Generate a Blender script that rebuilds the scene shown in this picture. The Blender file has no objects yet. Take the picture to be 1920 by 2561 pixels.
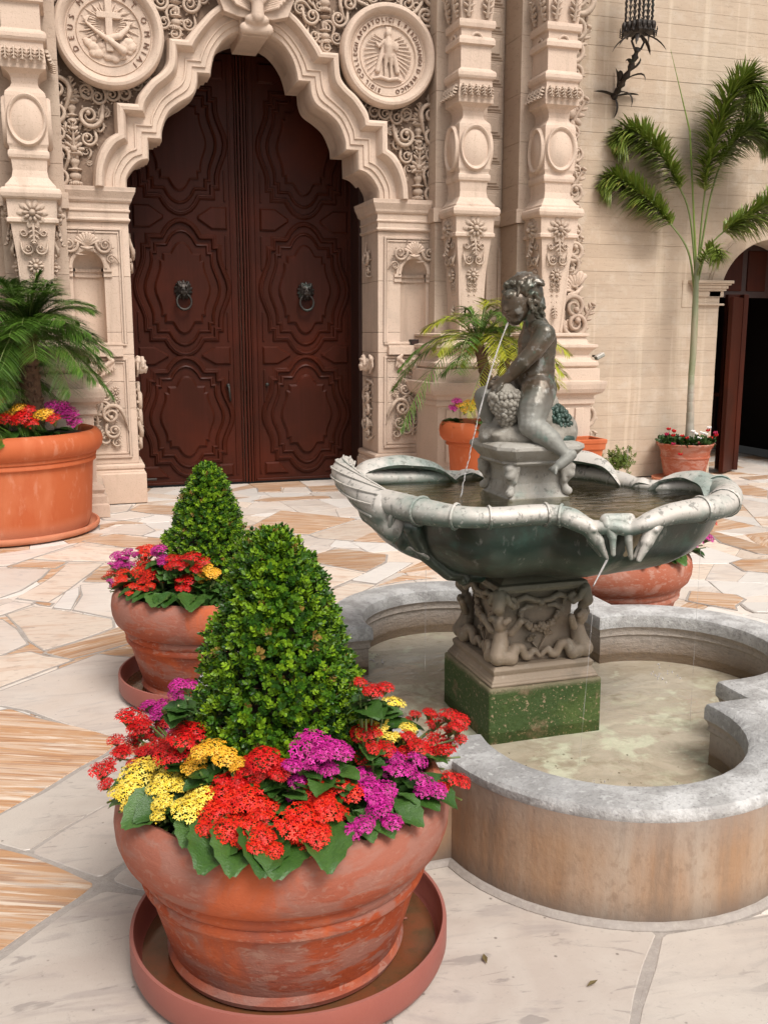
import bpy, bmesh, math, random
import numpy as np
from mathutils import Vector, Matrix, Euler
R = math.radians
random.seed(7)
scene = bpy.context.scene
COL = scene.collection
# ------------------------------------------------------------------ camera, sky, sun, exposure
cam = bpy.data.objects.new('camera', bpy.data.cameras.new('camera'))
COL.objects.link(cam); scene.camera = cam
cam.data.sensor_fit = 'HORIZONTAL'; cam.data.sensor_width = 36
cam.data.lens = 36*2419/1920
cam.data.clip_start = 0.05; cam.data.clip_end = 500
cam.location = (0, 0, 1.7)
cam.rotation_euler = (R(90-10.5), 0, R(-17.6))
SUN_EL, SUN_AZ = R(54), R(165)          # azimuth clockwise from +y: high behind the camera, a little to the right
world = bpy.data.worlds.new('World'); scene.world = world; world.use_nodes = True
wt = world.node_tree; wt.nodes.clear()
sky = wt.nodes.new('ShaderNodeTexSky'); sky.sky_type = 'NISHITA'; sky.sun_disc = False
sky.sun_elevation = SUN_EL; sky.sun_rotation = SUN_AZ; sky.dust_density = 4; sky.ozone_density = 0.6; sky.air_density = 1.0
hs = wt.nodes.new('ShaderNodeHueSaturation'); hs.inputs['Saturation'].default_value = 0.12
bg = wt.nodes.new('ShaderNodeBackground'); bg.inputs[1].default_value = 0.10
wo = wt.nodes.new('ShaderNodeOutputWorld')
wt.links.new(sky.outputs[0], hs.inputs['Color']); wt.links.new(hs.outputs[0], bg.inputs[0]); wt.links.new(bg.outputs[0], wo.inputs[0])
sun = bpy.data.objects.new('sun', bpy.data.lights.new('sun', 'SUN')); COL.objects.link(sun)
sun.data.energy = 1.8; sun.data.angle = R(24); sun.data.color = (1, 0.95, 0.89)
sd = Vector((math.sin(SUN_AZ)*math.cos(SUN_EL), math.cos(SUN_AZ)*math.cos(SUN_EL), math.sin(SUN_EL)))
sun.rotation_euler = sd.to_track_quat('Z', 'Y').to_euler(); sun.location = sd*20
vs = scene.view_settings
scene.display_settings.display_device = 'sRGB'
vs.view_transform = 'Standard'; vs.look = 'None'; vs.gamma = 1; vs.use_curve_mapping = False
vs.exposure = 0.70
cy = scene.cycles; cy.max_bounces = 6; cy.diffuse_bounces = 3; cy.glossy_bounces = 3; cy.transmission_bounces = 5; cy.transparent_max_bounces = 8

# ------------------------------------------------------------------ helpers
def obj(name, me, parent=None, mat=None, loc=None, rot=None, scale=None, kind=None):
    o = bpy.data.objects.new(name, me); COL.objects.link(o)
    if parent: o.parent = parent
    if mat is not None and me is not None and not me.materials: me.materials.append(mat)
    if loc is not None: o.location = loc
    if rot is not None: o.rotation_euler = rot
    if scale is not None: o.scale = scale if hasattr(scale, '__len__') else (scale,)*3
    if kind: o['kind'] = kind
    return o
def thing(name, label, cat, loc=(0,0,0), rz=0, group=None, me=None, mat=None):
    o = obj(name, me, None, mat, loc, (0,0,rz)); o['label'] = label; o['category'] = cat
    if group: o['group'] = group
    return o
class MB:
    def __init__(s): s.v = []; s.f = []
    def add(s, vs, fs):
        n = len(s.v); s.v += [tuple(p) for p in vs]; s.f += [tuple(i+n for i in f) for f in fs]; return s
    def box(s, x0, x1, y0, y1, z0, z1):
        v = [(x0,y0,z0),(x1,y0,z0),(x1,y1,z0),(x0,y1,z0),(x0,y0,z1),(x1,y0,z1),(x1,y1,z1),(x0,y1,z1)]
        return s.add(v, [(0,3,2,1),(4,5,6,7),(0,1,5,4),(1,2,6,5),(2,3,7,6),(3,0,4,7)])
    def loft(s, rings, close=True, cap=True):
        n = len(rings[0]); vs = [p for r in rings for p in r]; fs = []
        for i in range(len(rings)-1):
            for j in range(n if close else n-1):
                k = (j+1) % n; fs.append((i*n+j, i*n+k, (i+1)*n+k, (i+1)*n+j))
        if cap and close: fs.append(tuple(range(n-1,-1,-1))); fs.append(tuple((len(rings)-1)*n+i for i in range(n)))
        return s.add(vs, fs)
    def lathe(s, prof, c=(0,0), n=48, sx=1, sy=1, a0=0, a1=2*math.pi, cap=False):
        full = abs(a1-a0-2*math.pi) < 1e-6; m = n if full else n+1
        rings = [[(c[0]+r*sx*math.cos(a0+(a1-a0)*j/n), c[1]+r*sy*math.sin(a0+(a1-a0)*j/n), z) for j in range(m)] for r, z in prof]
        return s.loft(rings, full, cap)
    def tube(s, pts, rad, n=8, flat=1.0, up=None, cap=True):
        pts = [Vector(p) for p in pts]; rings = []; prev = None
        rad = rad if hasattr(rad, '__len__') else [rad]*len(pts)
        for i, p in enumerate(pts):
            t = (pts[min(i+1, len(pts)-1)]-pts[max(i-1, 0)])
            t = t.normalized() if t.length > 1e-9 else Vector((0,0,1))
            if up is not None: u = Vector(up)
            elif prev is not None: u = prev
            else: u = Vector((0,0,1)) if abs(t.z) < .9 else Vector((1,0,0))
            a = t.cross(u)
            if a.length < 1e-6: a = t.orthogonal()
            a.normalize(); b = a.cross(t).normalized(); prev = b
            rings.append([p + (a*math.cos(2*math.pi*k/n) + b*flat*math.sin(2*math.pi*k/n))*max(rad[i], 1e-5) for k in range(n)])
        return s.loft(rings, True, cap)
    def ball(s, c, r, n=10, m=7, sc=(1,1,1), rot=None):
        vs = []; q = Euler(rot).to_matrix() if rot else None
        for i in range(m+1):
            th = math.pi*i/m
            for j in range(n):
                a = 2*math.pi*j/n
                p = Vector((math.sin(th)*math.cos(a)*r*sc[0], math.sin(th)*math.sin(a)*r*sc[1], math.cos(th)*r*sc[2]))
                if q: p = q @ p
                vs.append((c[0]+p.x, c[1]+p.y, c[2]+p.z))
        fs = [(i*n+j, (i+1)*n+j, (i+1)*n+(j+1)%n, i*n+(j+1)%n) for i in range(m) for j in range(n)]
        return s.add(vs, fs)
    def prism(s, poly, y0, y1):          # polygon in x,z pushed along y
        return s.loft([[(x, y1, z) for x, z in poly], [(x, y0, z) for x, z in poly]])
    def plate(s, poly, z0, z1, inset=0.0):       # polygon in x,y pushed along z with a worn edge
        n = len(poly); cx = sum(p[0] for p in poly)/n; cy = sum(p[1] for p in poly)/n
        def sh(d): return [(cx+(x-cx)*max(0,1-d/max(math.hypot(x-cx,y-cy),1e-3)), cy+(y-cy)*max(0,1-d/max(math.hypot(x-cx,y-cy),1e-3))) for x, y in poly]
        a = sh(0); b = sh(inset)
        return s.loft([[(x,y,z0) for x,y in a], [(x,y,z1-inset) for x,y in a], [(x,y,z1) for x,y in b]])
    def rect(s, x0, x1, yf, yb, prof):     # rectangular plan swept up a moulding profile [(z, proud)]
        return s.loft([[(x0-d,yf-d,z),(x1+d,yf-d,z),(x1+d,yb,z),(x0-d,yb,z)] for z, d in prof])
    def xform(s, M):
        s.v = [tuple(M @ Vector(p)) for p in s.v]; return s
    def mesh(s, name, mat=None, smooth=None, fix=True):
        me = bpy.data.meshes.new(name); me.from_pydata(s.v, [], s.f)
        if fix:
            bm = bmesh.new(); bm.from_mesh(me); bmesh.ops.remove_doubles(bm, verts=bm.verts, dist=1e-6)
            bmesh.ops.recalc_face_normals(bm, faces=bm.faces); bm.to_mesh(me); bm.free()
        if smooth is not None:
            me.polygons.foreach_set('use_smooth', [True]*len(me.polygons))
            if smooth < 180: me.set_sharp_from_angle(angle=R(smooth))
        if mat: me.materials.append(mat)
        return me
    def obj(s, name, mat, parent=None, smooth=None, bevel=0, loc=None, kind=None, seg=2, fix=True, rot=None):
        o = obj(name, s.mesh(name, mat, smooth, fix), parent, None, loc, rot, None, kind)
        if bevel:
            m = o.modifiers.new('bevel', 'BEVEL'); m.width = bevel; m.segments = seg; m.limit_method = 'ANGLE'; m.angle_limit = R(40)
        return o
def catmull(pts, n=6, closed=False):
    P = [Vector(p) for p in pts]; out = []; L = len(P)
    rng = range(L) if closed else range(L-1)
    for i in rng:
        p0 = P[(i-1) % L] if closed or i > 0 else P[0]*2-P[1]
        p1 = P[i]; p2 = P[(i+1) % L]
        p3 = P[(i+2) % L] if closed or i+2 < L else P[-1]*2-P[-2]
        for k in range(n):
            t = k/n
            out.append(.5*((2*p1)+(-p0+p2)*t+(2*p0-5*p1+4*p2-p3)*t*t+(-p0+3*p1-3*p2+p3)*t**3))
    if not closed: out.append(P[-1].copy())
    return out
def scatter(name, tv, tf, mats, mat, parent, kind='stuff', smooth=False, loc=None):
    """many copies of one small template joined in one mesh; mats: list of 4x4 numpy"""
    tv = np.array(tv, dtype=np.float64); M = np.array(mats); N = len(M); n = len(tv)
    V = np.einsum('nij,vj->nvi', M[:, :3, :3], tv) + M[:, None, :3, 3]
    V = V.reshape(-1, 3)
    ls = [len(f) for f in tf]; li = np.array([i for f in tf for i in f])
    me = bpy.data.meshes.new(name)
    me.vertices.add(N*n); me.vertices.foreach_set('co', V.ravel())
    me.loops.add(N*len(li)); me.polygons.add(N*len(ls))
    L = (li[None, :] + (np.arange(N)*n)[:, None]).ravel(); me.loops.foreach_set('vertex_index', L)
    st = np.concatenate([[0], np.cumsum(ls)[:-1]])
    S = (st[None, :] + (np.arange(N)*len(li))[:, None]).ravel(); me.polygons.foreach_set('loop_start', S)
    me.update(calc_edges=True); me.materials.append(mat)
    if smooth: me.polygons.foreach_set('use_smooth', [True]*len(me.polygons))
    # a random value per copy for colour variation
    at = me.attributes.new('tone', 'FLOAT', 'POINT'); at.data.foreach_set('value', np.repeat(np.random.RandomState(len(name)).rand(N), n))
    return obj(name, me, parent, None, loc, None, None, kind)
def m4(loc, direction, roll=0, s=1.0):
    """matrix taking +z to direction"""
    q = Vector(direction).normalized().to_track_quat('Z', 'Y').to_matrix() @ Matrix.Rotation(roll, 3, 'Z')
    m = (q*s).to_4x4() if False else Matrix.Translation(Vector(loc)) @ (q.to_4x4()) @ Matrix.Diagonal((s, s, s, 1))
    return np.array(m)
def blob(name, caps, mat, parent=None, vox=.006, smooth=4, extra=None, sm=.6):
    """one continuous sculpted surface from tapered limbs (p0,r0,p1,r1) or ellipsoids (c,r,(sx,sy,sz),rot)"""
    b = MB()
    for c in caps:
        if c[0] == 'c':
            _, p0, r0, p1, r1 = c; p0 = Vector(p0); p1 = Vector(p1); d = p1-p0; n = min(14, max(2, int(d.length/max(min(r0, r1), .003)/.4)))
            for i in range(n+1): b.ball(p0+d*(i/n), r0+(r1-r0)*i/n, 12, 8)
        else: b.ball(c[1], c[2], 14, 10, c[3] if len(c) > 3 else (1,1,1), c[4] if len(c) > 4 else None)
    me = b.mesh(name, mat, None, False); o = obj(name+'_tmp', me)
    r = o.modifiers.new('r', 'REMESH'); r.mode = 'VOXEL'; r.voxel_size = vox; r.use_smooth_shade = True
    s = o.modifiers.new('s', 'SMOOTH'); s.iterations = smooth; s.factor = sm
    dg = bpy.context.evaluated_depsgraph_get(); m2 = bpy.data.meshes.new_from_object(o.evaluated_get(dg)); m2.name = name
    bpy.data.objects.remove(o); m2.materials.clear(); m2.materials.append(mat)
    return obj(name, m2, parent) if parent != 'mesh' else m2

# ------------------------------------------------------------------ materials
def mat(name, base, layers=(), bump=(), rough=.7, metal=0.0, coord='pos', rnd=0.0, spec=.5, trans=0, sub=0, tone=None, rl=None, ior=None, emit=None):
    m = bpy.data.materials.new(name); m.use_nodes = True; t = m.node_tree; N = t.nodes; L = t.links
    b = N['Principled BSDF']; b.inputs['Roughness'].default_value = rough; b.inputs['Metallic'].default_value = metal
    b.inputs['Specular IOR Level'].default_value = spec
    if trans: b.inputs['Transmission Weight'].default_value = trans
    if ior: b.inputs['IOR'].default_value = ior
    if emit: b.inputs['Emission Color'].default_value = (*emit[:3], 1); b.inputs['Emission Strength'].default_value = emit[3]
    geo = N.new('ShaderNodeNewGeometry'); tc = N.new('ShaderNodeTexCoord'); oi = N.new('ShaderNodeObjectInfo')
    src = geo.outputs['Position'] if coord == 'pos' else tc.outputs['Object']
    if coord == 'objr':
        ad = N.new('ShaderNodeVectorMath'); ad.operation = 'ADD'; cb = N.new('ShaderNodeCombineXYZ')
        mu = N.new('ShaderNodeMath'); mu.operation = 'MULTIPLY'; mu.inputs[1].default_value = 37
        L.new(oi.outputs['Random'], mu.inputs[0]); L.new(mu.outputs[0], cb.inputs[0]); L.new(mu.outputs[0], cb.inputs[1])
        L.new(tc.outputs['Object'], ad.inputs[0]); L.new(cb.outputs[0], ad.inputs[1]); src = ad.outputs[0]
    def tex(kind, scale, det=5, dist=0):
        mp = N.new('ShaderNodeMapping'); sc = scale if hasattr(scale, '__len__') else (scale,)*3
        mp.inputs['Scale'].default_value = sc; L.new(src, mp.inputs['Vector'])
        if kind == 'v': x = N.new('ShaderNodeTexVoronoi'); x.inputs['Scale'].default_value = 1; o = x.outputs['Distance']
        elif kind == 'e': x = N.new('ShaderNodeTexVoronoi'); x.feature = 'DISTANCE_TO_EDGE'; x.inputs['Scale'].default_value = 1; o = x.outputs['Distance']
        elif kind == 'w': x = N.new('ShaderNodeTexWave'); x.inputs['Scale'].default_value = 1; x.inputs['Distortion'].default_value = dist; x.inputs['Detail'].default_value = 4; o = x.outputs['Fac']
        else: x = N.new('ShaderNodeTexNoise'); x.inputs['Scale'].default_value = 1; x.inputs['Detail'].default_value = det; x.inputs['Roughness'].default_value = .6; x.inputs['Distortion'].default_value = dist; o = x.outputs[0]
        L.new(mp.outputs[0], x.inputs['Vector']); return o
    def rng(o, lo, hi, a=0, c=1):
        r = N.new('ShaderNodeMapRange'); r.inputs[1].default_value = lo; r.inputs[2].default_value = hi; r.inputs[3].default_value = a; r.inputs[4].default_value = c
        L.new(o, r.inputs[0]); return r.outputs[0]
    col = N.new('ShaderNodeRGB'); col.outputs[0].default_value = (*base, 1); cur = col.outputs[0]
    def mix(cur, fac, c, mode='MIX'):
        x = N.new('ShaderNodeMix'); x.data_type = 'RGBA'; x.blend_type = mode; L.new(fac, x.inputs[0]); L.new(cur, x.inputs[6])
        if hasattr(c, '__len__'): x.inputs[7].default_value = (*c, 1)
        else: L.new(c, x.inputs[7])
        return x.outputs[2]
    facs = []
    for l in layers:   # (kind, scale, lo, hi, colour, amount[, dist])
        kind, scale, lo, hi, c, amt = l[:6]
        if kind == 'up':
            sp = N.new('ShaderNodeSeparateXYZ'); L.new(geo.outputs['Normal'], sp.inputs[0]); f = rng(sp.outputs[2], lo, hi, 0, amt)
        elif kind == 'z':
            sp = N.new('ShaderNodeSeparateXYZ'); L.new(geo.outputs['Position'], sp.inputs[0])
            nz = tex('n', scale, 4); ad = N.new('ShaderNodeMath'); ad.operation = 'MULTIPLY_ADD'; ad.inputs[1].default_value = l[6] if len(l) > 6 else .1
            L.new(nz, ad.inputs[0]); L.new(sp.outputs[2], ad.inputs[2]); f = rng(ad.outputs[0], lo, hi, 0, amt)
        elif kind == 'rand': f = rng(oi.outputs['Random'], lo, hi, 0, amt)
        elif kind == 'tone':
            a = N.new('ShaderNodeAttribute'); a.attribute_name = 'tone'; f = rng(a.outputs['Fac'], lo, hi, 0, amt)
        elif kind == 'point': f = rng(geo.outputs['Pointiness'], lo, hi, 0, amt)
        else: f = rng(tex(kind, scale, 6, l[6] if len(l) > 6 else 0), lo, hi, 0, amt)
        facs.append(f); cur = mix(cur, f, c)
    if rnd:
        hv = N.new('ShaderNodeHueSaturation'); L.new(cur, hv.inputs['Color']); L.new(rng(oi.outputs['Random'], 0, 1, 1-rnd, 1+rnd), hv.inputs['Value']); cur = hv.outputs[0]
    L.new(cur, b.inputs['Base Color'])
    if rl is not None: L.new(rng(facs[rl[0]], 0, 1, rough, rl[1]), b.inputs['Roughness'])
    prev = None
    for bp in bump:    # (kind, scale, distance[, dist])
        x = N.new('ShaderNodeBump'); x.inputs['Strength'].default_value = 1; x.inputs['Distance'].default_value = bp[2]
        h = tex(bp[0], bp[1], 6, bp[3] if len(bp) > 3 else 0)
        if len(bp) > 5: h = rng(h, bp[4], bp[5])
        L.new(h, x.inputs['Height'])
        if prev: L.new(prev, x.inputs['Normal'])
        prev = x.outputs[0]
    if prev: L.new(prev, b.inputs['Normal'])
    return m
GRIME_SHADE = mat('grimy_shaded_limestone', (.20,.135,.095), [('n',6,.4,.7,(.17,.11,.08),.6),('n',30,.5,.7,(.34,.24,.17),.5)], [('n',60,.003)], rough=.9)  # grime, with the shade between the scrolls also put into the colour
STONE = mat('carved_limestone', (.585,.455,.36), [('n',.7,.35,.7,(.50,.37,.285),.5),('n',(7,7,.7),.54,.68,(.40,.30,.23),.5),('n',2.6,.55,.68,(.40,.32,.26),.4),('n',5,.5,.8,(.66,.50,.41),.5),('n',(14,14,40),.6,.75,(.36,.25,.18),.4),('v',55,.22,.08,(.22,.14,.1),.6),('z',1.5,.9,0,(.42,.27,.19),.45,.3)],
            [('n',60,.003),('n',9,.004)], rough=.82, spec=.25, rnd=.05)
STONE_GREY = mat('weathered_limestone', (.49,.385,.30), [('n',.9,.35,.7,(.38,.27,.21),.6),('n',(10,10,30),.55,.75,(.25,.18,.14),.5),('v',50,.22,.08,(.2,.13,.1),.6)],
            [('n',60,.003),('n',9,.004)], rough=.85, spec=.2, rnd=.05)
CONC = mat('board_marked_concrete', (.50,.395,.30), [('n',.6,.40,.62,(.46,.345,.25),.8),('n',(2.5,2.5,26),.5,.66,(.40,.31,.23),.4),('n',6,.5,.7,(.56,.47,.38),.6),('n',(9,9,.35),.55,.66,(.62,.51,.39),.5),('n',(5,5,60),.60,.66,(.30,.23,.17),.35),('n',(1.2,1.2,.5),.55,.75,(.42,.36,.29),.6),('v',28,.1,.05,(.15,.11,.08),.8)],
            [('n',(7,7,20),.004),('n',50,.003)], rough=.88, spec=.2, rnd=.05)
GROUT = mat('grey_mortar', (.32,.28,.25), [('n',9,.4,.7,(.25,.21,.18),.6),('n',60,.45,.7,(.42,.37,.32),.5)], [('n',70,.003)], rough=.9)
def marble(name, base, ly, rnd=.08): return mat(name, base, ly, [('n',25,.0015),('n',120,.0008)], rough=.42, spec=.45, coord='objr', rnd=rnd*1.5)
MAR_C = marble('cream_travertine', (.60,.53,.47), [('n',3,.35,.65,(.56,.45,.37),.6,1.2),('n',(2.2,8,3),.50,.66,(.44,.37,.33),.7,1.8),('n',(1.6,5,2),.60,.64,(.40,.36,.34),.6,2.5),('n',(9,30,9),.62,.67,(.34,.30,.28),.5,.9),('n',1.1,.45,.6,(.64,.58,.52),.5),('v',16,.07,.035,(.25,.2,.17),.85)])
MAR_P = marble('pink_beige_travertine', (.63,.52,.43), [('n',2.5,.35,.65,(.64,.55,.46),.7,1.2),('n',(2.5,8,3),.50,.66,(.50,.33,.23),.65,1.8),('n',(9,34,9),.58,.64,(.30,.22,.18),.6,.6),('n',(7,28,7),.6,.7,(.35,.26,.22),.4,.6)])
MAR_W = marble('white_travertine', (.66,.61,.56), [('n',(3,12,3),.5,.7,(.48,.43,.4),.55,1.0),('v',60,.12,.05,(.3,.26,.24),.7)])
MAR_N = marble('greyed_travertine', (.47,.415,.365), [('n',2.2,.38,.62,(.40,.335,.29),.7,1.5),('n',(2,7,3),.52,.64,(.33,.285,.26),.65,2.2),('n',(5,16,5),.60,.66,(.22,.19,.175),.6,1.6),('n',.9,.5,.62,(.54,.48,.42),.6),('v',13,.08,.04,(.17,.14,.12),.9),('n',60,.6,.68,(.30,.26,.23),.4)])
MAR_S = marble('striped_onyx', (.50,.36,.26), [('n',(.8,11,2),.43,.53,(.42,.215,.095),.8,2.6),('n',(1.3,34,2),.53,.60,(.27,.13,.07),.65,1.8),('n',(1.2,22,2),.55,.62,(.64,.54,.44),.85,1.6),('n',(3,50,4),.58,.66,(.30,.25,.22),.5,1.2),('n',6,.5,.7,(.50,.37,.27),.35)])
POOLS = mat('pool_stone_side', (.33,.19,.108), [('n',(5,5,.7),.42,.62,(.40,.32,.25),.85),('n',(13,13,1.0),.50,.66,(.17,.125,.095),.65),('n',(40,40,25),.52,.62,(.23,.15,.10),.45),('n',3,.4,.7,(.36,.23,.14),.6),('z',5,.13,.02,(.09,.085,.08),.75,.06),('z',4,.25,.38,(.26,.23,.21),.5,.08)],
            [('n',(60,60,40),.0025),('n',(9,9,3),.004)], rough=.85, spec=.25)
POOLT = mat('pool_stone_coping', (.35,.335,.32), [('n',9,.44,.58,(.58,.565,.55),.75),('n',1.0,.46,.62,(.21,.205,.20),.6),('n',34,.57,.66,(.60,.59,.57),.45),('v',45,.25,.1,(.2,.19,.19),.6),('n',60,.55,.7,(.18,.17,.17),.5)], [('n',45,.006),('n',120,.003)], rough=.75)
POOLI = mat('pool_stone_inner', (.33,.28,.235), [('n',(6,6,1.5),.45,.65,(.36,.31,.27),.55),('z',6,.27,.19,(.17,.11,.065),.8,.06),('n',50,.5,.7,(.15,.13,.115),.5)], [('n',(20,20,60),.008),('n',60,.004)], rough=.8)
POOLF = mat('pool_floor', (.58,.53,.465), [('n',2.0,.45,.60,(.41,.345,.27),.75),('n',4,.56,.62,(.74,.78,.66),.8),('n',5,.55,.68,(.66,.68,.55),.7),('n',12,.55,.7,(.30,.24,.17),.5)], [], rough=.9)  # whitish-green patches are caustic light painted into the floor colour
MOSS = mat('mossy_plinth_stone', (.032,.062,.008), [('n',5,.5,.7,(.075,.115,.018),.7),('n',9,.60,.68,(.19,.125,.07),.75),('n',70,.60,.66,(.36,.25,.16),.8),('z',9,.335,.362,(.30,.22,.15),.7,.03),('v',60,.2,.07,(.33,.24,.15),.55)], [('n',40,.008),('n',110,.004)], rough=.7)
BRNZ = mat('aged_bronze', (.085,.058,.036), [('n',5,.44,.62,(.042,.062,.047),.7),('z',7,1.60,1.42,(.27,.265,.235),.85,.16),('n',9,.58,.68,(.06,.19,.15),.65),('n',24,.57,.63,(.42,.42,.39),.3),('n',(40,40,26),.60,.66,(.36,.34,.31),.22),('up',0,.6,1.0,(.25,.24,.22),.25)],
            [('n',40,.0015),('n',9,.002)], rough=.33, metal=.35, spec=.6, rl=(1,.7))
SEDM = mat('brown_sediment', (.27,.225,.15), [('n',7,.4,.65,(.17,.14,.085),.7),('n',16,.55,.7,(.36,.32,.24),.5)], [], rough=.8)
BOWLM = mat('verdigris_bronze', (.022,.043,.032), [('n',3,.4,.65,(.035,.022,.015),.8),('n',7,.55,.7,(.04,.12,.09),.5),('up',0,.2,.8,(.36,.35,.32),.7),('n',(30,30,14),.6,.7,(.30,.30,.28),.35)],
            [('n',50,.001),('n',8,.002)], rough=.30, metal=.3)
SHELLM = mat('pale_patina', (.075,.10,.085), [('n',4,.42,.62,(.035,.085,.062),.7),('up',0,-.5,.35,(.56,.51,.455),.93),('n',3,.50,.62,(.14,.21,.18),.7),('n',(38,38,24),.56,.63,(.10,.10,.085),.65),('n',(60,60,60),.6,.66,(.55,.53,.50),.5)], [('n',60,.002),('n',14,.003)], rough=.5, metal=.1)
PALEM = mat('pale_grey_pedestal', (.34,.315,.275), [('n',8,.45,.6,(.22,.19,.15),.6),('n',5,.57,.68,(.12,.20,.17),.6),('n',40,.58,.66,(.13,.11,.09),.55),('z',10,1.10,1.06,(.10,.15,.12),.6,.05)], [('n',45,.003)], rough=.65)
ROCKM = mat('grey_tan_bronze_rock', (.26,.235,.195), [('n',14,.45,.6,(.14,.12,.095),.7),('n',30,.58,.66,(.42,.40,.36),.6)], [('n',45,.004),('v',30,.003)], rough=.7)
GRAPED = mat('dark_green_bronze', (.025,.045,.033), [('n',12,.5,.65,(.045,.09,.07),.6)], [('n',60,.002)], rough=.4, metal=.2)
PEDM = mat('stained_shaded_pedestal', (.27,.205,.145), [('n',5,.45,.62,(.13,.105,.075),.8),('n',20,.58,.7,(.40,.34,.27),.6),('point',0,.5,.42,(.045,.035,.022),.85),('z',10,.62,.78,(.075,.09,.06),.75,.05)], [('n',60,.002)], rough=.62, metal=.1)  # stains by noise; crease shade put into the colour by pointiness
def terra(name, base, white, wb, lo): return mat(name, base, [('n',3,.4,.65,tuple(c*.72 for c in base),.6),('n',(7,7,16),lo,lo+.05,white,wb,.6),('n',(22,22,44),lo+.06,lo+.1,tuple(c*1.15 for c in white),wb*.8)], [('n',90,.0015),('n',(6,6,50),.002)], rough=.78, spec=.25)
TER_OLD = mat('weathered_terracotta', (.31,.058,.02), [('n',2.5,.42,.60,(.25,.085,.06),.7),('n',(5,5,14),.48,.56,(.29,.13,.095),.75,.8),('n',(5,5,14),.52,.60,(.28,.12,.09),.6,.8),('n',(30,30,60),.56,.62,(.40,.25,.19),.4,.8),('z',3,.40,.56,(.30,.135,.10),.6,.2),('n',(5,5,2.5),.50,.66,(.46,.095,.028),.8,.8),('z',6,.10,.03,(.34,.24,.22),.5,.05)], [('n',90,.0018),('n',(8,8,60),.002),('n',25,.0015)], rough=.8, spec=.2)
TER_MID = mat('dusty_terracotta', (.34,.09,.045), [('n',3,.4,.62,(.36,.16,.11),.7),('n',(6,6,14),.5,.58,(.43,.23,.175),.7,.6),('n',(30,30,60),.55,.62,(.44,.27,.21),.5)], [('n',90,.0015)], rough=.8, spec=.2)
TER_NEW = mat('clean_terracotta', (.47,.115,.038), [('n',1.5,.35,.7,(.40,.085,.03),.6),('n',(3,3,1),.5,.7,(.56,.19,.09),.6),('n',(14,14,5),.58,.68,(.58,.27,.17),.4),('z',4,.22,.02,(.62,.36,.24),.5,.1)], [('n',90,.001)], rough=.75, spec=.25)
PLAST = mat('red_saucer', (.29,.085,.062), [('n',5,.4,.7,(.25,.07,.055),.6),('up',0,.6,1,(.36,.17,.14),.35)], [('n',60,.0006)], rough=.5)
SOIL = mat('potting_soil', (.035,.024,.016), [('n',60,.45,.7,(.08,.055,.035),.6)], [('n',90,.006)], rough=.95)
SILT = mat('saucer_sludge', (.12,.055,.025), [('n',8,.4,.65,(.20,.05,.02),.7),('n',20,.5,.7,(.06,.045,.02),.6)], [('n',20,.001)], rough=.12)
WOOD = mat('red_brown_door_wood', (.036,.0088,.0042), [('n',(30,30,1.2),.42,.65,(.045,.011,.007),.7),('n',1.3,.45,.75,(.085,.015,.006),.6),('point',0,.5,.45,(.02,.006,.004),.5)], [('n',(60,60,3),.0008)], rough=.42, spec=.12)  # point layer puts shade in the creases into the wood colour
WOODD = mat('dark_wood', (.035,.012,.008), [('n',(20,20,1),.4,.7,(.02,.008,.006),.6)], [], rough=.5)
IRON = mat('dark_iron', (.035,.028,.024), [('n',8,.45,.7,(.07,.055,.045),.5),('n',5,.55,.7,(.05,.08,.07),.6)], [('n',60,.001)], rough=.5, metal=.6)
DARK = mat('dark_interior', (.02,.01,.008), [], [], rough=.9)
LEAF_BOX = mat('boxwood_leaf', (.038,.115,.006), [('tone',0,.35,1,(.23,.37,.014),.95),('tone',0,.4,0,(.010,.036,.004),.85),('tone',0,.965,.97,(.26,.14,.04),.9)], [], rough=.38, spec=.35)
LEAF_KAL = mat('kalanchoe_leaf', (.028,.078,.010), [('rand',0,.2,1,(.075,.15,.028),.75),('n',12,.4,.7,(.022,.06,.014),.5)], [('n',30,.002)], rough=.33, spec=.5, coord='obj')
LEAF_UND = mat('low_leaf', (.014,.038,.006), [('tone',0,.3,1,(.035,.085,.012),.7)], [], rough=.45, spec=.3)  # dark leaf colour carries the shade inside and under the foliage
PALM_D = mat('palm_leaf_green', (.05,.115,.012), [('tone',0,.2,1,(.11,.20,.018),.8),('rand',0,.4,1,(.03,.08,.012),.5)], [], rough=.42)
PALM_Y = mat('palm_leaf_yellow_green', (.27,.28,.016), [('tone',0,.2,1,(.38,.35,.028),.7),('rand',0,.5,1,(.16,.24,.015),.5)], [], rough=.42)
PALM_F = mat('foxtail_leaf', (.15,.215,.030), [('tone',0,.3,1,(.24,.28,.05),.8),('tone',0,.9,1,(.30,.20,.06),.7),('rand',0,.3,1,(.05,.10,.018),.7)], [], rough=.42)
SHEATH = mat('grey_green_crown_shaft', (.21,.235,.13), [('n',(9,9,2),.42,.65,(.33,.27,.19),.7),('n',(30,30,4),.5,.7,(.15,.19,.08),.6)], [], rough=.5)
STEM = mat('green_stem', (.12,.17,.04), [('n',20,.4,.7,(.18,.17,.06),.6)], [], rough=.5)
TRUNK = mat('fibrous_palm_trunk', (.10,.05,.028), [('n',30,.4,.65,(.19,.11,.06),.7),('n',9,.5,.7,(.05,.026,.015),.6)], [('n',50,.008)], rough=.9)
CANE = mat('ringed_grey_green_trunk', (.32,.29,.24), [('n',6,.4,.7,(.22,.21,.15),.7),('z',2,1.15,1.45,(.22,.27,.13),.85,.25),('n',(8,8,2),.58,.7,(.50,.30,.22),.5)], [('n',(10,10,60),.003)], rough=.6)
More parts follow.
